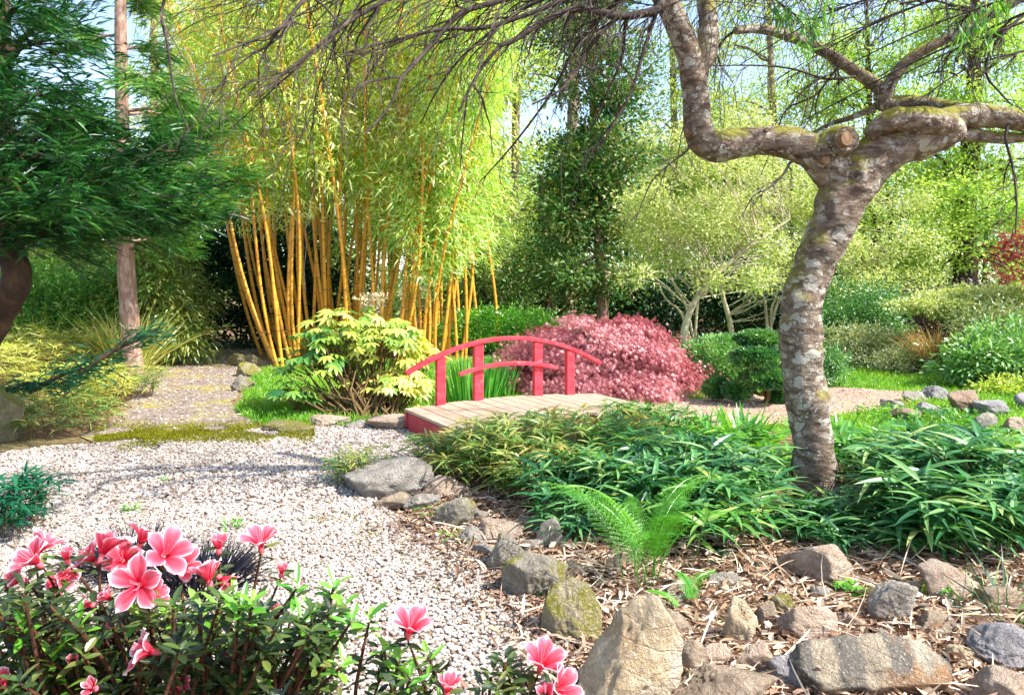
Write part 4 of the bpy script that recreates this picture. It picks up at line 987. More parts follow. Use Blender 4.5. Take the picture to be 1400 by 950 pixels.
tree('pale_leaved_tree', 'pale-leaved tree with two tan stems behind the clipped hedge', 'tree', [P(1003, 470, 17.2) * [1, 1, 0], P(998, 440, 17.2), P(985, 385, 17.2), P(990, 300, 17.2)], [.07, .06, .05, .015],
     scatter(26, 1000, 1200, 230, 400, 17, (14, 40)) + scatter(16, 1080, 1290, 250, 430, 17.5, (14, 36)) + scatter(12, 990, 1200, 150, 240, 17, (10, 26)), 18000, .085, .046, M['pale'], 'bark_pale', .17, 75, density=24,
     extra_stems=multi(1050, 17, ((1062, 400), (1040, 395), (1085, 390)), .04))
tree('green_tree', 'bright green tree with dark ivy-clad trunk at the right', 'tree', [base(1318, 22), W3(1320, 380, 22), W3(1318, 280, 22), W3(1330, 150, 22), W3(1335, -60, 22)], [.34, .32, .3, .22, .05],
     scatter(46, 1210, 1450, 130, 400, 22, (25, 55)) + scatter(14, 1230, 1420, 20, 150, 22.5, (30, 60)), 38000, .12, .065, M['bright'], 'bark_dark', .22, 60, density=26)
tree('green_tree', 'bright yellow-green tree filling the gap right of the trunk', 'tree', [base(1195, 26), W3(1200, 380, 26), W3(1190, 200, 26), W3(1185, 0, 26)], [.2, .17, .13, .04],
     scatter(40, 1100, 1290, 20, 380, 26, (25, 50)), 25000, .13, .07, M['bright'], 'bark_dark', .26, 60, density=26)
tree('green_tree', 'yellow-green tree behind the top left of the weeping tree limb', 'tree', [base(700, 28), W3(703, 300, 28), W3(706, 60, 28), W3(700, -150, 28)], [.2, .17, .13, .05],
     scatter(30, 640, 760, -60, 380, 28, (22, 44)), 20000, .15, .08, M['yellow'], 'bark_grey', .4, 22)
tree('green_tree', 'hazy pale tree seen behind the evergreen and pale-leaved trees', 'tree', [base(930, 30), W3(925, 300, 30), W3(920, 100, 30), W3(915, -50, 30)], [.2, .17, .12, .05],
     scatter(44, 840, 1060, 60, 350, 30, (22, 48)), 20000, .13, .07, M['bright'], 'bark_grey', .5, 40)
tree('green_tree', 'sparse pale tree whose branches fill the gap above the curved limb', 'tree', [base(1060, 28), W3(1065, 300, 28), W3(1055, 120, 28), W3(1050, -40, 28)], [.2, .17, .13, .05],
     scatter(44, 950, 1140, -60, 290, 28, (22, 48)), 19000, .14, .07, M['yellow'], 'bark_grey', .5, 40)
tree('dark_tree', 'dark shaded tree trunk with green undergrowth crown behind the handrail', 'tree', [base(745, 24), W3(748, 400, 24), W3(745, 330, 24), W3(740, 240, 24)], [.3, .26, .22, .06],
     [lob(720, 370, 23.5, 60, 45, 1.4), lob(760, 330, 24, 60, 50, 1.4), lob(690, 410, 23, 45, 35, 1.2)], 12000, .13, .06, M['holly'], 'bark_dark', .3, 16)
tree('dark_tree', 'dark leafy tree behind the right end of the bamboo grove', 'tree', [base(655, 23), W3(657, 400, 23), W3(650, 300, 23), W3(640, 200, 23)], [.2, .17, .13, .05],
     [lob(650, 380, 23, 45, 50, 1.3), lob(660, 300, 23, 50, 60, 1.3)], 9000, .13, .06, M['far'], 'bark_dark', .3, 14)
tree('red_maple_tree', 'red-leaved maple reaching in from the right edge', 'tree', [base(1490, 13.5), W3(1480, 420, 13.5), W3(1460, 340, 13.5), W3(1430, 290, 13.5)], [.1, .09, .07, .03],
     [lob(1395, 376, 13.2, 38, 10, .4), lob(1412, 320, 13.2, 30, 16, .4), lob(1450, 340, 13.4, 50, 40, .7), lob(1375, 345, 13.2, 22, 10, .3)], 2300, .08, .05, M['maple_red'], 'bark_dark', .13, 14, T=STAR)
tree('green_tree', 'thin pale tree behind the left conifers against the blue sky', 'tree', [base(215, 27), W3(215, 250, 27), W3(210, 50, 27), W3(215, -150, 27)], [.18, .15, .12, .05],
     scatter(26, 185, 300, -40, 250, 27, (22, 46)), 14000, .13, .06, M['pale'], 'bark_grey', .45, 22)
shrub('dark_hedge', 'deep shaded hedge behind the stems of the pale-leaved trees', 'hedge', P(1000, 440, 20.5) * [1, 1, 0], [(-2.2, 0, .9, 1.5, .7, 1.0), (0, .2, 1.0, 1.5, .7, 1.1), (2.0, 0, .9, 1.4, .7, 1.0)], 15000, .15, .07, 'laurel', .28)
shrub('green_hedge', 'loose shaded green undergrowth between the bamboo and the dark evergreen', 'hedge', P(700, 440, 24.5) * [1, 1, 0], [(-1.4, 0, .8, 1.5, .8, .9), (.9, .2, .9, 1.5, .8, .9), (3.0, 0, .9, 1.4, .8, .9)], 13000, .15, .07, 'holly', .3)
# wood beyond the garden
mb = MB()
lobes = []
for i in range(46):
    u = -150 + 36 * i + U(-18, 18); Y = U(30, 42); v = U(240, 370) if not (60 < u < 200) else U(300, 380)
    lobes.append(lob(u, v, Y, U(50, 90), U(50, 100), 2.5))
for i in range(44): lobes.append(lob(-200 + 42 * i, U(380, 412), U(25, 32), 50, 26, 2))
crown(mb, lobes, 125000, .24, .14, DIAM, .55)
for i in range(70):
    u = U(-150, 1550); Y = U(27, 40); b_ = base(u, Y)
    mb.tube([b_, P(u + U(-8, 8), 300, Y), P(u + U(-20, 20), 190, Y)], [.11, .09, .04], 5, r=0)
o = mb.build('distant_wood', M['far'], kind='stuff'); tag(o, 'hazy sunlit wood of thin trees closing the view behind the garden', 'wood')

# ------------------------------------------------------------------ conifers at the left
def conifer(name, label, trunk, rad, branches, mat, bark, Lsp=(.28, .5), spread=.5, dens=26, group=None, droop=.15, extra=None):
    t = thing(name, label, 'conifer', np.array(trunk[0], float), group)
    mt = MB(); tp, tr = smooth_path(trunk, np.asarray(rad, float), 5); mt.tube(tp, tr, 12, lump=.16)
    mt.build('trunk', M[bark], t, smooth=True)
    mf, mbr = MB(), MB()
    for b in branches:
        a, e, wdt = np.array(b[0], float), np.array(b[1], float), b[2]
        L = np.linalg.norm(e - a); m = (a + e) / 2 + [0, 0, .08 * L]
        pts, rr = smooth_path([a, m, e], np.array([.035, .022, .006]), 8); mbr.tube(pts, rr, 6)
        ax = unit(e - a); side = unit(np.cross(ax, [0, 0, 1.0]))
        nsub = int(L * 7.5) + 5
        for q in range(nsub):
            f_ = U(.22, 1.0); i0 = int(f_ * (len(pts) - 1)); p = pts[i0]
            sg = 1 if q % 2 else -1
            d = unit(side * sg * U(.3, 1) + ax * U(.4, 1.1) + [0, 0, U(-.25, .3)] + rs.normal(0, .15, 3))
            l = wdt * U(.5, 1.15) * (1.15 - .55 * f_)
            p1 = p + d * l * .55 + [0, 0, .03]; p2 = p + d * l + [0, 0, -droop * l]
            mbr.tube([p, p1, p2], [.008, .005, .002], 3, cap=False)
            n = int(dens * l / .6) + 6; s_ = U(.15, 1.05, n)[:, None]
            c = p + (p2 - p) * s_ + rs.normal(0, .06, (n, 3))
            sd2 = unit(np.cross(d, [0, 0, 1.0]))
            D = d * .8 + sd2 * rs.choice([-1, 1], n)[:, None] * U(.1, .9, n)[:, None] + rs.normal(0, .28, (n, 3)) + [0, 0, -.1]
            ll = U(Lsp[0], Lsp[1], n)
            mf.leaves(c, D, rs.normal(0, .45, (n, 3)) + [0, 0, 1], ll, ll, FEATHER, np.clip(.4 * rs.rand() + .55 * rs.rand(n), 0, 1))
    mbr.build('branch', M[bark], t, smooth=True); mf.build('foliage', M[mat], t)
    return t
def br_(u0, v0, u1, v1, Y0, Y1, w): return (P(u0, v0, Y0), P(u1, v1, Y1), w)
C1 = []
for (u1, v1, Y1, w) in ((85, 25, 6.6, .7), (50, 60, 5.6, .8), (110, 165, 6.4, .6), (60, 130, 5.4, .7), (150, 190, 6.2, .8), (200, 215, 6.6, .8),
                        (260, 205, 7.0, .7), (310, 255, 7.1, .55), (250, 270, 6.6, .65), (180, 265, 6, .7), (120, 250, 5.6, .7), (60, 210, 5.4, .7), (290, 300, 7.0, .5), (215, 310, 6.8, .6),
                        (150, 305, 6.2, .55), (90, 285, 5.5, .6), (40, 270, 5.3, .6), (20, 10, 5.5, .8), (-40, 100, 5.2, .9), (-60, 200, 5.2, .9), (30, 180, 6.8, .7), (200, 260, 7.4, .6)):
    vs = np.clip(v1 + 50 + U(-10, 30), -50, 340)
    C1.append(br_(5, vs, u1, v1, 6.3, Y1, w))
conifer('conifer', 'dark green feathery conifer with bent trunk at the left edge', [base(-95, 6.4), P(-55, 520, 6.4), P(-8, 440, 6.4), P(22, 385, 6.3), P(12, 320, 6.3), P(2, 180, 6.3), P(0, 0, 6.3), P(-10, -180, 6.3)], [.15, .14, .12, .11, .10, .09, .07, .04], C1, 'conifer', 'bark_dark', (.09, .18), dens=48)
C2 = []
for (u1, v1, w) in ((255, 165, .7), (320, 165, .6), (225, 130, .6), (205, 15, .45), (128, 55, .45), (212, 72, .45), (190, -30, .5), (290, 190, .8), (330, 240, .7), (120, 200, .9), (90, 170, .7), (260, 240, .9), (210, 290, .8), (300, 285, .7), (130, 290, .8), (240, 330, .6), (110, 340, .6)):
    C2.append(br_(168, v1 + U(-30, 30), u1, v1, 12.6, 12.6 + U(-1.2, 1), w * 1.3))
conifer('conifer', 'second conifer with pink sunlit trunk beside the dirt path', [base(182, 12.6), P(178, 440, 12.6), P(172, 360, 12.6), P(168, 200, 12.6), P(165, 40, 12.6), P(165, -150, 12.6)], [.16, .145, .13, .11, .09, .06], C2, 'conifer_light', 'bark_pink', (.16, .32), dens=26)
# low juniper branch lying over the left ground cover
jb = base(-60, 8.2)
conifer('juniper', 'low blue-green juniper branch stretched over the pale ground cover', [jb, P(-50, 560, 8.2), P(-20, 545, 8.2)], [.04, .035, .03],
        [br_(-20, 545, 90, 528, 8.2, 7.9, .22), br_(40, 536, 150, 498, 8.1, 8.3, .26), br_(100, 518, 212, 458, 8.1, 8.6, .27)], 'juniper', 'bark_dark', (.10, .18), dens=46)

# ------------------------------------------------------------------ weeping tree in the foreground
TY = 5.25
wt = thing('weeping_tree', 'gnarled weeping tree with lichen-spotted trunk and bare drooping twigs', 'tree', base(1114, TY))
def px(lst):  # (u, v, depth offset, half width px)
    return [P(u, v, TY + dy) for u, v, dy, w in lst], [w * TY / F for u, v, dy, w in lst]
def limb(name, lst, sides=20, sub=8, lump=.12, mat='bark', r=.5):
    p, r_ = px(lst); mb = MB(); mb.tube(p, r_, sides, sub=sub, lump=lump); return mb.build(name, M[mat], wt, smooth=True)
p, r_ = px([(1116, 700, 0, 38), (1114, 670, 0, 30), (1112, 600, 0, 26.5), (1099, 520, 0, 28), (1095, 450, 0, 27.5), (1102, 390, 0, 26.5), (1128, 330, 0, 28), (1154, 268, 0, 33), (1178, 232, 0, 33), (1215, 203, 0, 30), (1262, 187, 0, 30), (1300, 182, 0, 22), (1313, 190, 0, 8)])
p[0][2] = -.02
mb = MB(); mb.tube(p, r_, 36, sub=12, lump=.17); mb.build('trunk', M['bark'], wt, smooth=True)
limb('branch', [(1158, 262, 0, 26), (1130, 222, 0, 30), (1105, 205, 0, 25), (1055, 192, 0, 20), (1010, 196, 0, 20), (975, 200, -.02, 22), (955, 178, -.04, 20), (952, 140, -.05, 18), (945, 90, -.08, 17), (928, 40, -.12, 16), (905, -10, -.2, 16), (880, -60, -.3, 14)])
limb('branch', [(955, 100, -.06, 13), (966, 68, -.04, 15), (968, 25, 0, 13), (962, -20, .1, 12), (955, -80, .2, 10)])
limb('branch', [(1120, 215, -.02, 26), (1145, 196, -.1, 24), (1158, 190, -.22, 16)], lump=.1)
limb('branch', [(1186, 186, -.12, 7), (1205, 170, -.14, 14), (1245, 164, -.14, 17), (1285, 170, -.12, 16), (1310, 172, -.08, 10)], lump=.32)
limb('branch', [(1270, 172, 0, 16), (1310, 160, .05, 17), (1350, 158, .08, 16), (1400, 166, .1, 15), (1470, 185, .1, 13)])
limb('branch', [(1290, 185, .03, 12), (1330, 185, .1, 9), (1380, 190, .15, 7), (1440, 180, .2, 5)], 10)
limb('branch', [(1330, 155, .08, 12), (1290, 146, .3, 10), (1250, 140, .4, 10), (1208, 142, .45, 12), (1203, 122, .45, 11), (1165, 95, .45, 9), (1125, 70, .4, 8), (1085, 52, .3, 8), (1040, 40, .2, 7), (1005, 42, .1, 5)], 14)
limb('branch', [(1210, 140, .45, 11), (1218, 112, .4, 9), (1245, 80, .35, 8), (1290, 55, .3, 7), (1330, 35, .25, 7), (1400, -5, .2, 7)], 14)
limb('branch', [(1196, 148, .45, 6), (1160, 162, .5, 4), (1130, 172, .55, 3), (1090, 195, .6, 2)], 8)
for (u, v, dy, r_c, d) in ((1158, 190, -.29, 9.5, (.35, -1, .1)), (1130, 219, -.235, 5, (.1, -1, -.1)), (1049, 177, -.15, 3, (0, -1, .3)), (939, 182, -.17, 4.5, (-.6, -1, 0))):
    c = P(u, v, TY + dy + .05); d = unit(np.array(d)); mb = MB(); mb.tube([c - d * .06, c - d * .0], [r_c * TY / F * 1.15, r_c * TY / F], 14, lump=.08); mb.build('cut_stub', M['cut'], wt)
mtw = MB()
def twig(p0, d0, L, r0, lvl, grav=.28, wand=.19, nseg=9):
    p, d = np.array(p0, float), unit(np.array(d0, float)); pts = [p]
    for i in range(nseg):
        d = unit(d + np.array([0, 0, -grav / nseg * 3]) + rs.normal(0, wand, 3)); p = p + d * L / nseg; pts.append(p)
    pts = np.array(pts); rad = np.linspace(r0, max(r0 * .25, .0011), len(pts))
    mtw.tube(pts, rad, 5 if r0 > .006 else 3, cap=False)
    if lvl > 0: spawn(pts, rad, lvl, L)
def spawn(pts, rad, lvl, L, n=None):
    n = n or int(4 + L * 4.2)
    for q in range(n):
        i = rs.randint(1, len(pts) - 1); t = unit(pts[i + 1] - pts[i])
        d = unit(t + rs.normal(0, .5, 3) + [0, 0, -.08])
        twig(pts[i], d, L * U(.3, .7), max(min(rad[i] * .75, .008), .0026), lvl - 1)
def main_twig(lst, r0, r1, Y0, Y1, lvl=2, n=None):
    Ys = np.linspace(Y0, Y1, len(lst)); pts = np.array([P(u, v, Y) for (u, v), Y in zip(lst, Ys)])
    rad = np.linspace(r0 * 1.4, r1 * 1.4, len(pts)); pts, rad = smooth_path(pts, rad, 4)
    mb = MB(); mb.tube(pts, rad, 7, lump=.12); mb.build('branch', M['twig'], wt, smooth=True)
    spawn(pts, rad, lvl, float(np.linalg.norm(np.diff(pts, axis=0), axis=1).sum()) * .55, n)
main_twig([(905, -5), (897, 14), (850, 23), (800, 13), (757, 23), (700, 57), (684, 63), (654, 100), (627, 153)], .024, .005, 5.0, 4.5, 2, 10)
main_twig([(860, 20), (837, 30), (800, 73), (787, 97), (767, 123), (727, 143)], .014, .004, 5.0, 4.8)
main_twig([(903, 0), (894, 27), (880, 70), (864, 123), (840, 167), (820, 203)], .012, .004, 5.0, 4.9)
main_twig([(860, 20), (854, 40), (850, 80), (830, 127), (807, 180)], .011, .003, 5.0, 5.2)
main_twig([(860, -40), (760, -20), (690, 0), (627, 20), (594, 57), (564, 90), (547, 110), (534, 143), (500, 183)], .018, .004, 5.0, 4.2)
main_twig([(850, -30), (760, 5), (670, 37), (607, 40), (550, 53), (507, 63), (467, 75)], .014, .004, 5.1, 4.6)
main_twig([(800, -60), (560, -40), (440, -20), (413, 3), (380, 40), (333, 60), (290, 77)], .016, .003, 5, 3.9)
main_twig([(760, -60), (600, -30), (520, 5), (467, 37), (420, 75), (380, 107), (350, 133)], .016, .003, 5, 4.1)
main_twig([(300, -60), (225, 0), (230, 67), (240, 133), (260, 183)], .006, .002, 3.6, 3.6, 1, 3)
main_twig([(860, -50), (800, -20), (720, 10), (640, 70), (600, 120), (575, 170)], .012, .003, 5, 5.4)
main_twig([(870, -20), (830, 15), (790, 60), (752, 130), (700, 200), (655, 250)], .012, .003, 5, 5.6)
main_twig([(960, 175), (940, 205), (915, 225), (890, 250), (870, 300)], .007, .002, 5.2, 5.0, 2, 5)
main_twig([(1080, 222), (1070, 240), (1050, 258), (1030, 268), (1015, 295)], .007, .002, 5.2, 4.9, 2, 5)
main_twig([(1005, 42), (985, 60), (960, 110), (935, 170), (925, 230)], .007, .002, 5.4, 5.6, 2, 7)
main_twig([(1170, 105), (1130, 108), (1085, 95), (1040, 90), (975, 90)], .008, .003, 5.6, 5.4, 2, 8)
main_twig([(1380, 165), (1375, 190), (1385, 230), (1390, 280), (1388, 320)], .009, .003, 5.3, 5.2, 2, 6)
main_twig([(1400, 20), (1360, 60), (1348, 100), (1370, 130), (1385, 145)], .009, .003, 5.3, 5.2, 2, 6)
main_twig([(1150, 85), (1115, 130), (1075, 150), (1060, 190), (1040, 240)], .007, .002, 5.6, 5.8, 2, 7)
for (a, b, c) in (((1400, -10), (1250, 45), (1080, 130)), ((1420, 10), (1240, 90), (1100, 165)), ((1300, -10), (1180, 40), (1060, 110)), ((1400, 30), (1290, 75), (1190, 125)), ((1250, -20), (1130, 20), (1010, 90)), ((1350, -20), (1220, 20), (1090, 80)), ((1450, 60), (1330, 90), (1240, 150))):
    main_twig([a, b, c], .007, .002, U(4.9, 5.4), U(5.2, 5.9), 2, 8)
# the rest of the weeping canopy: strands falling from the crown above the picture
for i in range(160):
    u = U(600, 1430) if i > 22 else U(400, 600); Y = U(4.2, 6.6); v = U(-90, 10)
    d = np.array([-.9 + U(-.5, .5) if u < 930 else U(-.8, .6), U(-.5, .5), U(-.15, .3)])
    twig(P(u, v, Y), d, U(.7, 1.6), U(.004, .0075), 1, U(.2, .5))
mtw.build('twig', M['twig'], wt, kind='stuff')
for (u, v, n) in ((1085, 20, 40), (1110, 30, 40), (1065, 8, 25), (1130, 5, 20), (1340, 20, 40), (1365, 5, 25), (1318, 45, 20), (1345, 50, 14), (1008, 15, 10), (1100, 60, 22)):
    ml = MB(); c = P(u, v, 4.9); ml.leaves(c + rs.normal(0, .035, (n, 3)), rs.normal(0, .45, (n, 3)) + [0, 0, -1], rnd_dir(n), U(.07, .15, n), U(.010, .016, n), LANC, rs.rand(n)); ml.build('leaf_tuft', M['lush'], wt)

# ------------------------------------------------------------------ azaleas in the foreground
def petal(axis, ang, L, open_, r):
    """one petal as a curved, wavy-edged sheet; r runs 0 at the throat .. 1 at the white margin"""
    na, nb = 15, 15
    a = np.linspace(0, 1, na); b = np.linspace(-1, 1, nb)
    A, B = np.meshgrid(a, b, indexing='ij')
    ax = unit(np.array(axis, float)); ref = np.array([0, 0, 1.0]) if abs(ax[2]) < .9 else np.array([1.0, 0, 0])
    e1 = unit(np.cross(ax, ref)); e2 = np.cross(ax, e1)
    rad = e1 * math.cos(ang) + e2 * math.sin(ang); tan = np.cross(ax, rad)
    flare = open_ * A ** 1.7
    along = L * (A - .38 * open_ * A ** 2.6); out = L * (.06 + .20 * A + .85 * flare)
    wid = L * (.07 + .42 * np.sin(np.clip(A, 0, 1) ** .8 * 2.55) ** .9 * (A < 1.01))
    wid = L * np.interp(A, [0, .15, .35, .6, .78, .92, 1], [.06, .11, .21, .34, .34, .17, .0])
    cup = .25 * (B ** 2) * wid
    wav = L * .055 * np.sin(5 * B + 9 * A + r * 20) * A ** 2 * abs(B)
    V = ax * (along + cup + wav)[..., None] + rad * (out - cup * .2)[..., None] + tan * (wid * B)[..., None]
    edge = np.maximum(np.clip((abs(B) - .55) / .42, 0, 1) ** 1.4, np.clip((A - .74) / .24, 0, 1) ** 1.4) * np.clip(A * 2.4 - .35, 0, 1)
    val = np.clip(.10 + .5 * A ** 1.2 + .0 * r, 0, .72) * (1 - edge) + edge
    crk = np.array([[mnoise.noise(Vector((a_ * 3.2 + r * 40, b_ * 2.2, r * 9))) for b_ in b] for a_ in a])
    V = V + (ax + rad * .3) * (L * .11 * crk * A * (.3 + abs(B)) - .16 * wid * np.exp(-(B / .22) ** 2) * (A > .1) * (A < .95))[..., None]
    val = np.clip(val + crk * .16 * A, 0, 1)
    i = np.arange(na - 1)[:, None] * nb; j = np.arange(nb - 1)[None]
    Fc = np.stack([i + j, i + j + 1, i + nb + j + 1, i + nb + j], -1).reshape(-1, 4)
    return V.reshape(-1, 3), Fc, val.ravel()
def flower(par, c, size, axis, open_=.8, stem_to=None, kind='flower'):
    mb = MB(); axis = unit(np.array(axis, float)); L = size * .62
    c = np.array(c, float); c0 = c - axis * L * .45
    a0 = U(0, 6.28); npet = 5 if kind == 'flower' else 4
    for q in range(npet):
        V, Fc, val = petal(axis + rs.normal(0, .05, 3), a0 + q * 6.283 / npet + U(-.1, .1), L * U(.92, 1.08), open_ * U(.85, 1.12), rs.rand())
        mb.add(V + c0, Fc, val)
    o = mb.build(kind, M['petal'], par, smooth=True)
    if kind == 'flower':
        mc_, st = MB(), MB()
        for q in range(5):
            d = unit(axis + rs.normal(0, .16, 3)); st.tube([c0 + axis * L * .1, c0 + d * L * .5, c0 + d * L * .88 + [0, 0, .002]], [.0007, .0006, .0006], 4)
        s_ = st.build('stamen', M['stamen'], o, origin=np.array(par['_o']))
    mk = MB(); mk.tube([c0 - axis * L * .22, c0 - axis * .02 * L, c0 + axis * L * .16], [.0022, .0042, L * .10], 8); mk.build('calyx', M['bud'], o, origin=np.array(par['_o']), smooth=True)
    return c0 - axis * L * .2
def whorl(mb, p, ax, n, L, W, r0, up_=.5, T=OVAL):
    ax = unit(np.array(ax, float)); a = U(0, 6.28) + np.arange(n) * 2.4
    ref = np.array([1.0, .3, 0]); e1 = unit(np.cross(ax, ref)); e2 = np.cross(ax, e1)
    lift = np.linspace(-.15, 1.1, n) * up_ + .15
    D = e1 * np.cos(a)[:, None] + e2 * np.sin(a)[:, None] + ax * lift[:, None]
    mb.leaves(p + ax * np.linspace(-.01, .008, n)[:, None], D, np.tile(ax, (n, 1)) + rs.normal(0, .2, (n, 3)), L * U(.7, 1.2, n), W * U(.8, 1.15, n), T, np.clip(r0 + rs.normal(0, .22, n), 0, 1))
def azalea(label, bpos, tips, flowers, group=None):
    """tips: (u,v,Y,fresh)   flowers: (u,v,Y,size px,axis,open,kind)"""
    az = thing('azalea', label, 'azalea', bpos, group); mf, ms = MB(), MB()
    bpos = np.array(bpos)
    crown_c = bpos + [0, 0, .35]
    def stem(p, r_=.0028):
        k_ = bpos + [U(-.12, .12), U(-.08, .08), 0]; m1 = k_ + (p - k_) * [.35, .35, .5] + rs.normal(0, .02, 3); m2 = k_ + (p - k_) * [.75, .75, .85] + rs.normal(0, .015, 3)
        ms.tube([k_, m1, m2, p], [.007, .005, .0032, r_ * .6], 5, sub=3)
        return m2
    for (u, v, Y, fresh) in tips:
        p = P(u, v, Y); m2 = stem(p); ax = unit(p - m2) * .5 + [0, 0, .8] + rs.normal(0, .15, 3)
        if fresh:
            mg = MB(); whorl(mg, p, ax, rs.randint(5, 9), .027, .0095, U(.3, .8), .95); mg.build('fresh_shoot', M['azalea_fresh'], az)
            whorl(mf, p - unit(ax) * .016, ax, 6, .022, .008, .5, .3)
        else: whorl(mf, p, ax, rs.randint(6, 11), .026, .0085, U(.2, .7), .45)
        for q in range(3):
            s_ = U(.15, .9); whorl(mf, p + (m2 - p) * s_ + rs.normal(0, .01, 3), ax + rs.normal(0, .4, 3), 5, .022, .008, U(.1, .7), .3)
    for (u, v, Y, sz, axis, op, kind) in flowers:
        e = flower(az, P(u, v, Y), sz * (.62 if sz > 90 else .74) * Y / F, axis, op, kind=kind); stem(e, .002)
        whorl(mf, e, np.array(axis) * .4 + [0, 0, .8], 6, .026, .009, U(.2, .8), .2)
    mf.build('foliage', M['azalea_leaf'], az); ms.build('stem', M['azalea_stem'], az, smooth=True)
    return az
fl = [(60, 742, 1.1, 70, (.3, .3, .7), .7, 'flower'), (120, 762, 1.08, 62, (-.5, -.3, .6), .7, 'flower'), (165, 762, 1.1, 66, (.1, -.6, .6), .75, 'flower'), (252, 772, 1.06, 60, (.5, -.5, .4), .8, 'flower'), (212, 812, .97, 56, (.7, -.3, .3), .7, 'flower'), (20, 790, 1.0, 60, (-.5, -.5, .4), .7, 'flower'), (88, 790, 1.0, 50, (.6, -.3, .2), .6, 'flower'), (42, 762, .98, 92, (-.45, -.45, .75), .75, 'flower'), (92, 758, 1.0, 46, (.1, -.2, 1), .12, 'bud'), (145, 742, 1.05, 88, (.15, .35, .85), .8, 'flower'), (197, 733, 1.12, 62, (.2, .5, .7), .7, 'flower'),
      (228, 752, 1.03, 84, (.45, -.35, .6), .85, 'flower'), (186, 800, .95, 96, (.05, -.95, .28), .95, 'flower'), (300, 742, 1.03, 54, (.1, -.1, 1), .3, 'bud'), (284, 782, 1.0, 70, (-.25, .2, .8), .55, 'flower'),
      (308, 795, 1.02, 52, (.7, -.2, -.4), .6, 'flower'), (356, 736, 1.05, 70, (0, -.15, 1), .7, 'flower'), (386, 778, 1.05, 38, (.2, 0, 1), .25, 'bud'), (376, 832, 1.02, 34, (0, -.1, 1), .25, 'bud'),
      (196, 888, .92, 92, (-.8, -.35, .35), .8, 'flower'), (240, 898, .95, 55, (.2, -.1, .9), .5, 'flower'), (4, 928, .95, 50, (0, -.3, .9), .2, 'bud'), (118, 826, .97, 42, (-.6, -.4, .3), .5, 'bud'),
      (100, 902, .93, 34, (.3, -.6, .4), .3, 'bud'), (335, 876, 1.0, 40, (.4, -.2, .7), .5, 'bud'), (308, 888, 1.02, 46, (.2, -.4, .5), .6, 'flower'), (410, 898, 1.05, 40, (.2, -.5, .5), .5, 'bud'), (246, 940, .95, 44, (0, -.4, .6), .6, 'flower'),
      (145, 815, 1.0, 44, (-.5, -.2, .5), .6, 'flower'), (152, 850, .97, 30, (.5, -.6, 0), .4, 'bud'), (125, 938, .92, 40, (-.2, -.5, .5), .6, 'flower'), (12, 838, 1.05, 40, (-.4, -.3, .4), .6, 'flower'), (75, 800, 1.04, 50, (.5, -.2, .3), .7, 'flower')]
tips = []
q = np.random.RandomState(5)
top = lambda u: np.interp(u, [-60, 0, 60, 130, 200, 270, 330, 400, 440, 480, 505], [786, 788, 800, 806, 822, 800, 812, 838, 822, 836, 880])
for i in range(210):
    u = q.uniform(-60, 470); v = top(u) + 12 + abs(q.normal(0, 75)) * (1 if u < 400 else .7)
    tips.append((u, v, q.uniform(.88, 1.25), q.rand() < .13))
for (u, v) in ((70, 905), (85, 880), (110, 855), (228, 842), (300, 835), (320, 818), (360, 860), (285, 890), (365, 895), (430, 840), (455, 805), (470, 830), (445, 870), (405, 805), (480, 850), (210, 935), (150, 915), (90, 935), (350, 930), (430, 920), (30, 860)): tips.append((u, v, q.uniform(.93, 1.02), True))
azalea('large azalea bush with pink white-edged flowers in the left foreground', np.array([-.50, 1.18, 0]), tips, fl)
tips = [(525, 890, 1.0, True), (545, 905, 1.0, True), (585, 898, 1.02, True), (560, 930, .98, True), (520, 925, 1.0, False), (600, 925, 1.02, False), (505, 850, 1.05, True), (540, 945, .97, False), (580, 950, .97, False), (515, 955, 1, False), (600, 950, 1, True), (550, 915, 1.05, False), (535, 900, 1.06, False), (575, 915, 1.03, False)]
azalea('azalea sprig with one open pink flower at the bottom centre', np.array([-.15, 1.12, 0]), tips, [(562, 853, 1.0, 78, (.25, -.2, .95), .75, 'flower'), (612, 936, .97, 62, (.1, -.1, 1), .5, 'flower')])
tips = [(690, 905, .98, False), (672, 925, .98, False), (700, 935, .96, False), (715, 925, 1.0, False), (680, 948, .95, False), (660, 945, 1, False), (725, 950, .96, False), (695, 918, 1.0, False)]
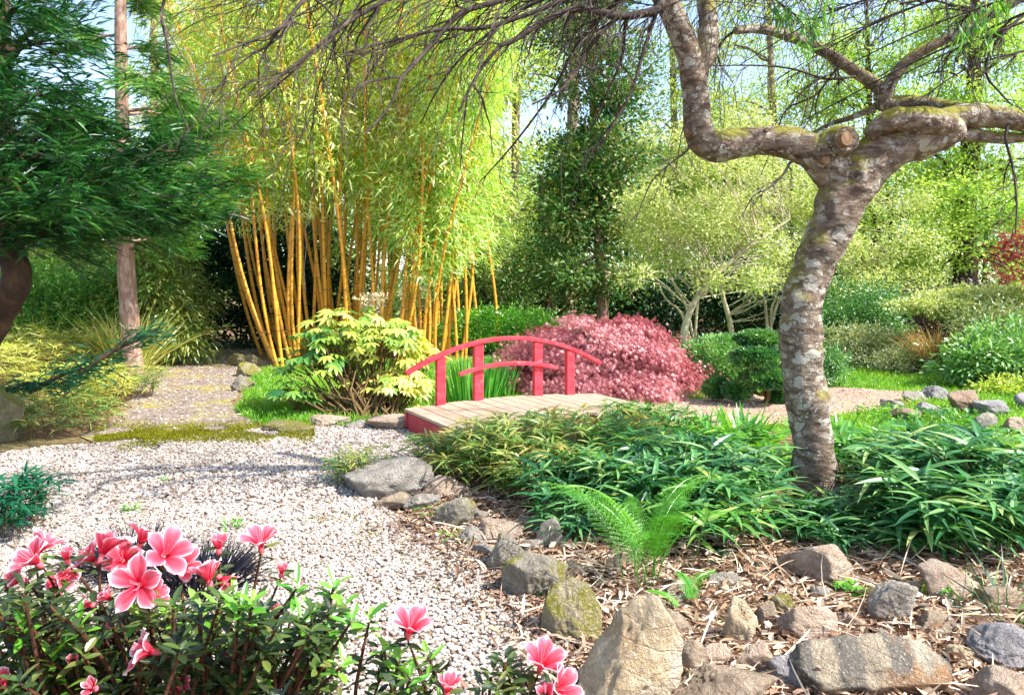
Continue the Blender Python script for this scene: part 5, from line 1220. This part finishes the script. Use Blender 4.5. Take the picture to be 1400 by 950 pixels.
azalea('azalea sprig with pink blooms and bluish leaves at the bottom right of the gravel', np.array([.03, 1.1, 0]), tips, [(742, 900, .98, 84, (.2, -.3, .9), .7, 'flower'), (768, 940, .96, 74, (.6, -.45, .45), .7, 'flower'), (745, 948, .95, 50, (-.1, -.3, .8), .5, 'flower')])

# ------------------------------------------------------------------ light, sky, camera
sun_dir = unit(np.array([.88, -.34, 1.02]))
sl = bpy.data.lights.new('sun', 'SUN'); sl.energy = 4.2; sl.angle = math.radians(.5); sl.color = (1, .96, .89)
so = bpy.data.objects.new('sun', sl); COL.objects.link(so); so.location = (20, 5, 30)
so.rotation_euler = Vector(-sun_dir).to_track_quat('-Z', 'Y').to_euler()
w = bpy.data.worlds.new('World'); scene.world = w; w.use_nodes = True
nt = w.node_tree; bg = nt.nodes['Background']; sky = nt.nodes.new('ShaderNodeTexSky'); sky.sky_type = 'NISHITA'; sky.sun_disc = False
sky.sun_elevation = math.asin(sun_dir[2]); sky.sun_rotation = math.atan2(sun_dir[0], sun_dir[1])
hs = nt.nodes.new('ShaderNodeHueSaturation'); hs.inputs['Saturation'].default_value = .95; nt.links.new(sky.outputs[0], hs.inputs['Color']); nt.links.new(hs.outputs[0], bg.inputs[0]); bg.inputs[1].default_value = .15
cam = bpy.data.cameras.new('camera'); co = bpy.data.objects.new('camera', cam); COL.objects.link(co); scene.camera = co
co.location = (0, 0, H); co.rotation_euler = (math.pi / 2, 0, 0)
cam.sensor_fit = 'HORIZONTAL'; cam.sensor_width = 36; cam.lens = 36 * F / 1400; cam.shift_y = -(475 - V0) / 1400
cam.clip_start = .05; cam.clip_end = 1500
scene.view_settings.view_transform = 'Standard'; scene.view_settings.look = 'None'
scene.view_settings.exposure = 1.42; scene.view_settings.gamma = 1.0
scene.render.engine = 'CYCLES'
cy = scene.cycles; cy.max_bounces = 7; cy.diffuse_bounces = 4; cy.glossy_bounces = 2; cy.transmission_bounces = 5; cy.use_denoising = True
for o in scene.objects:
    if '_o' in o: del o['_o']
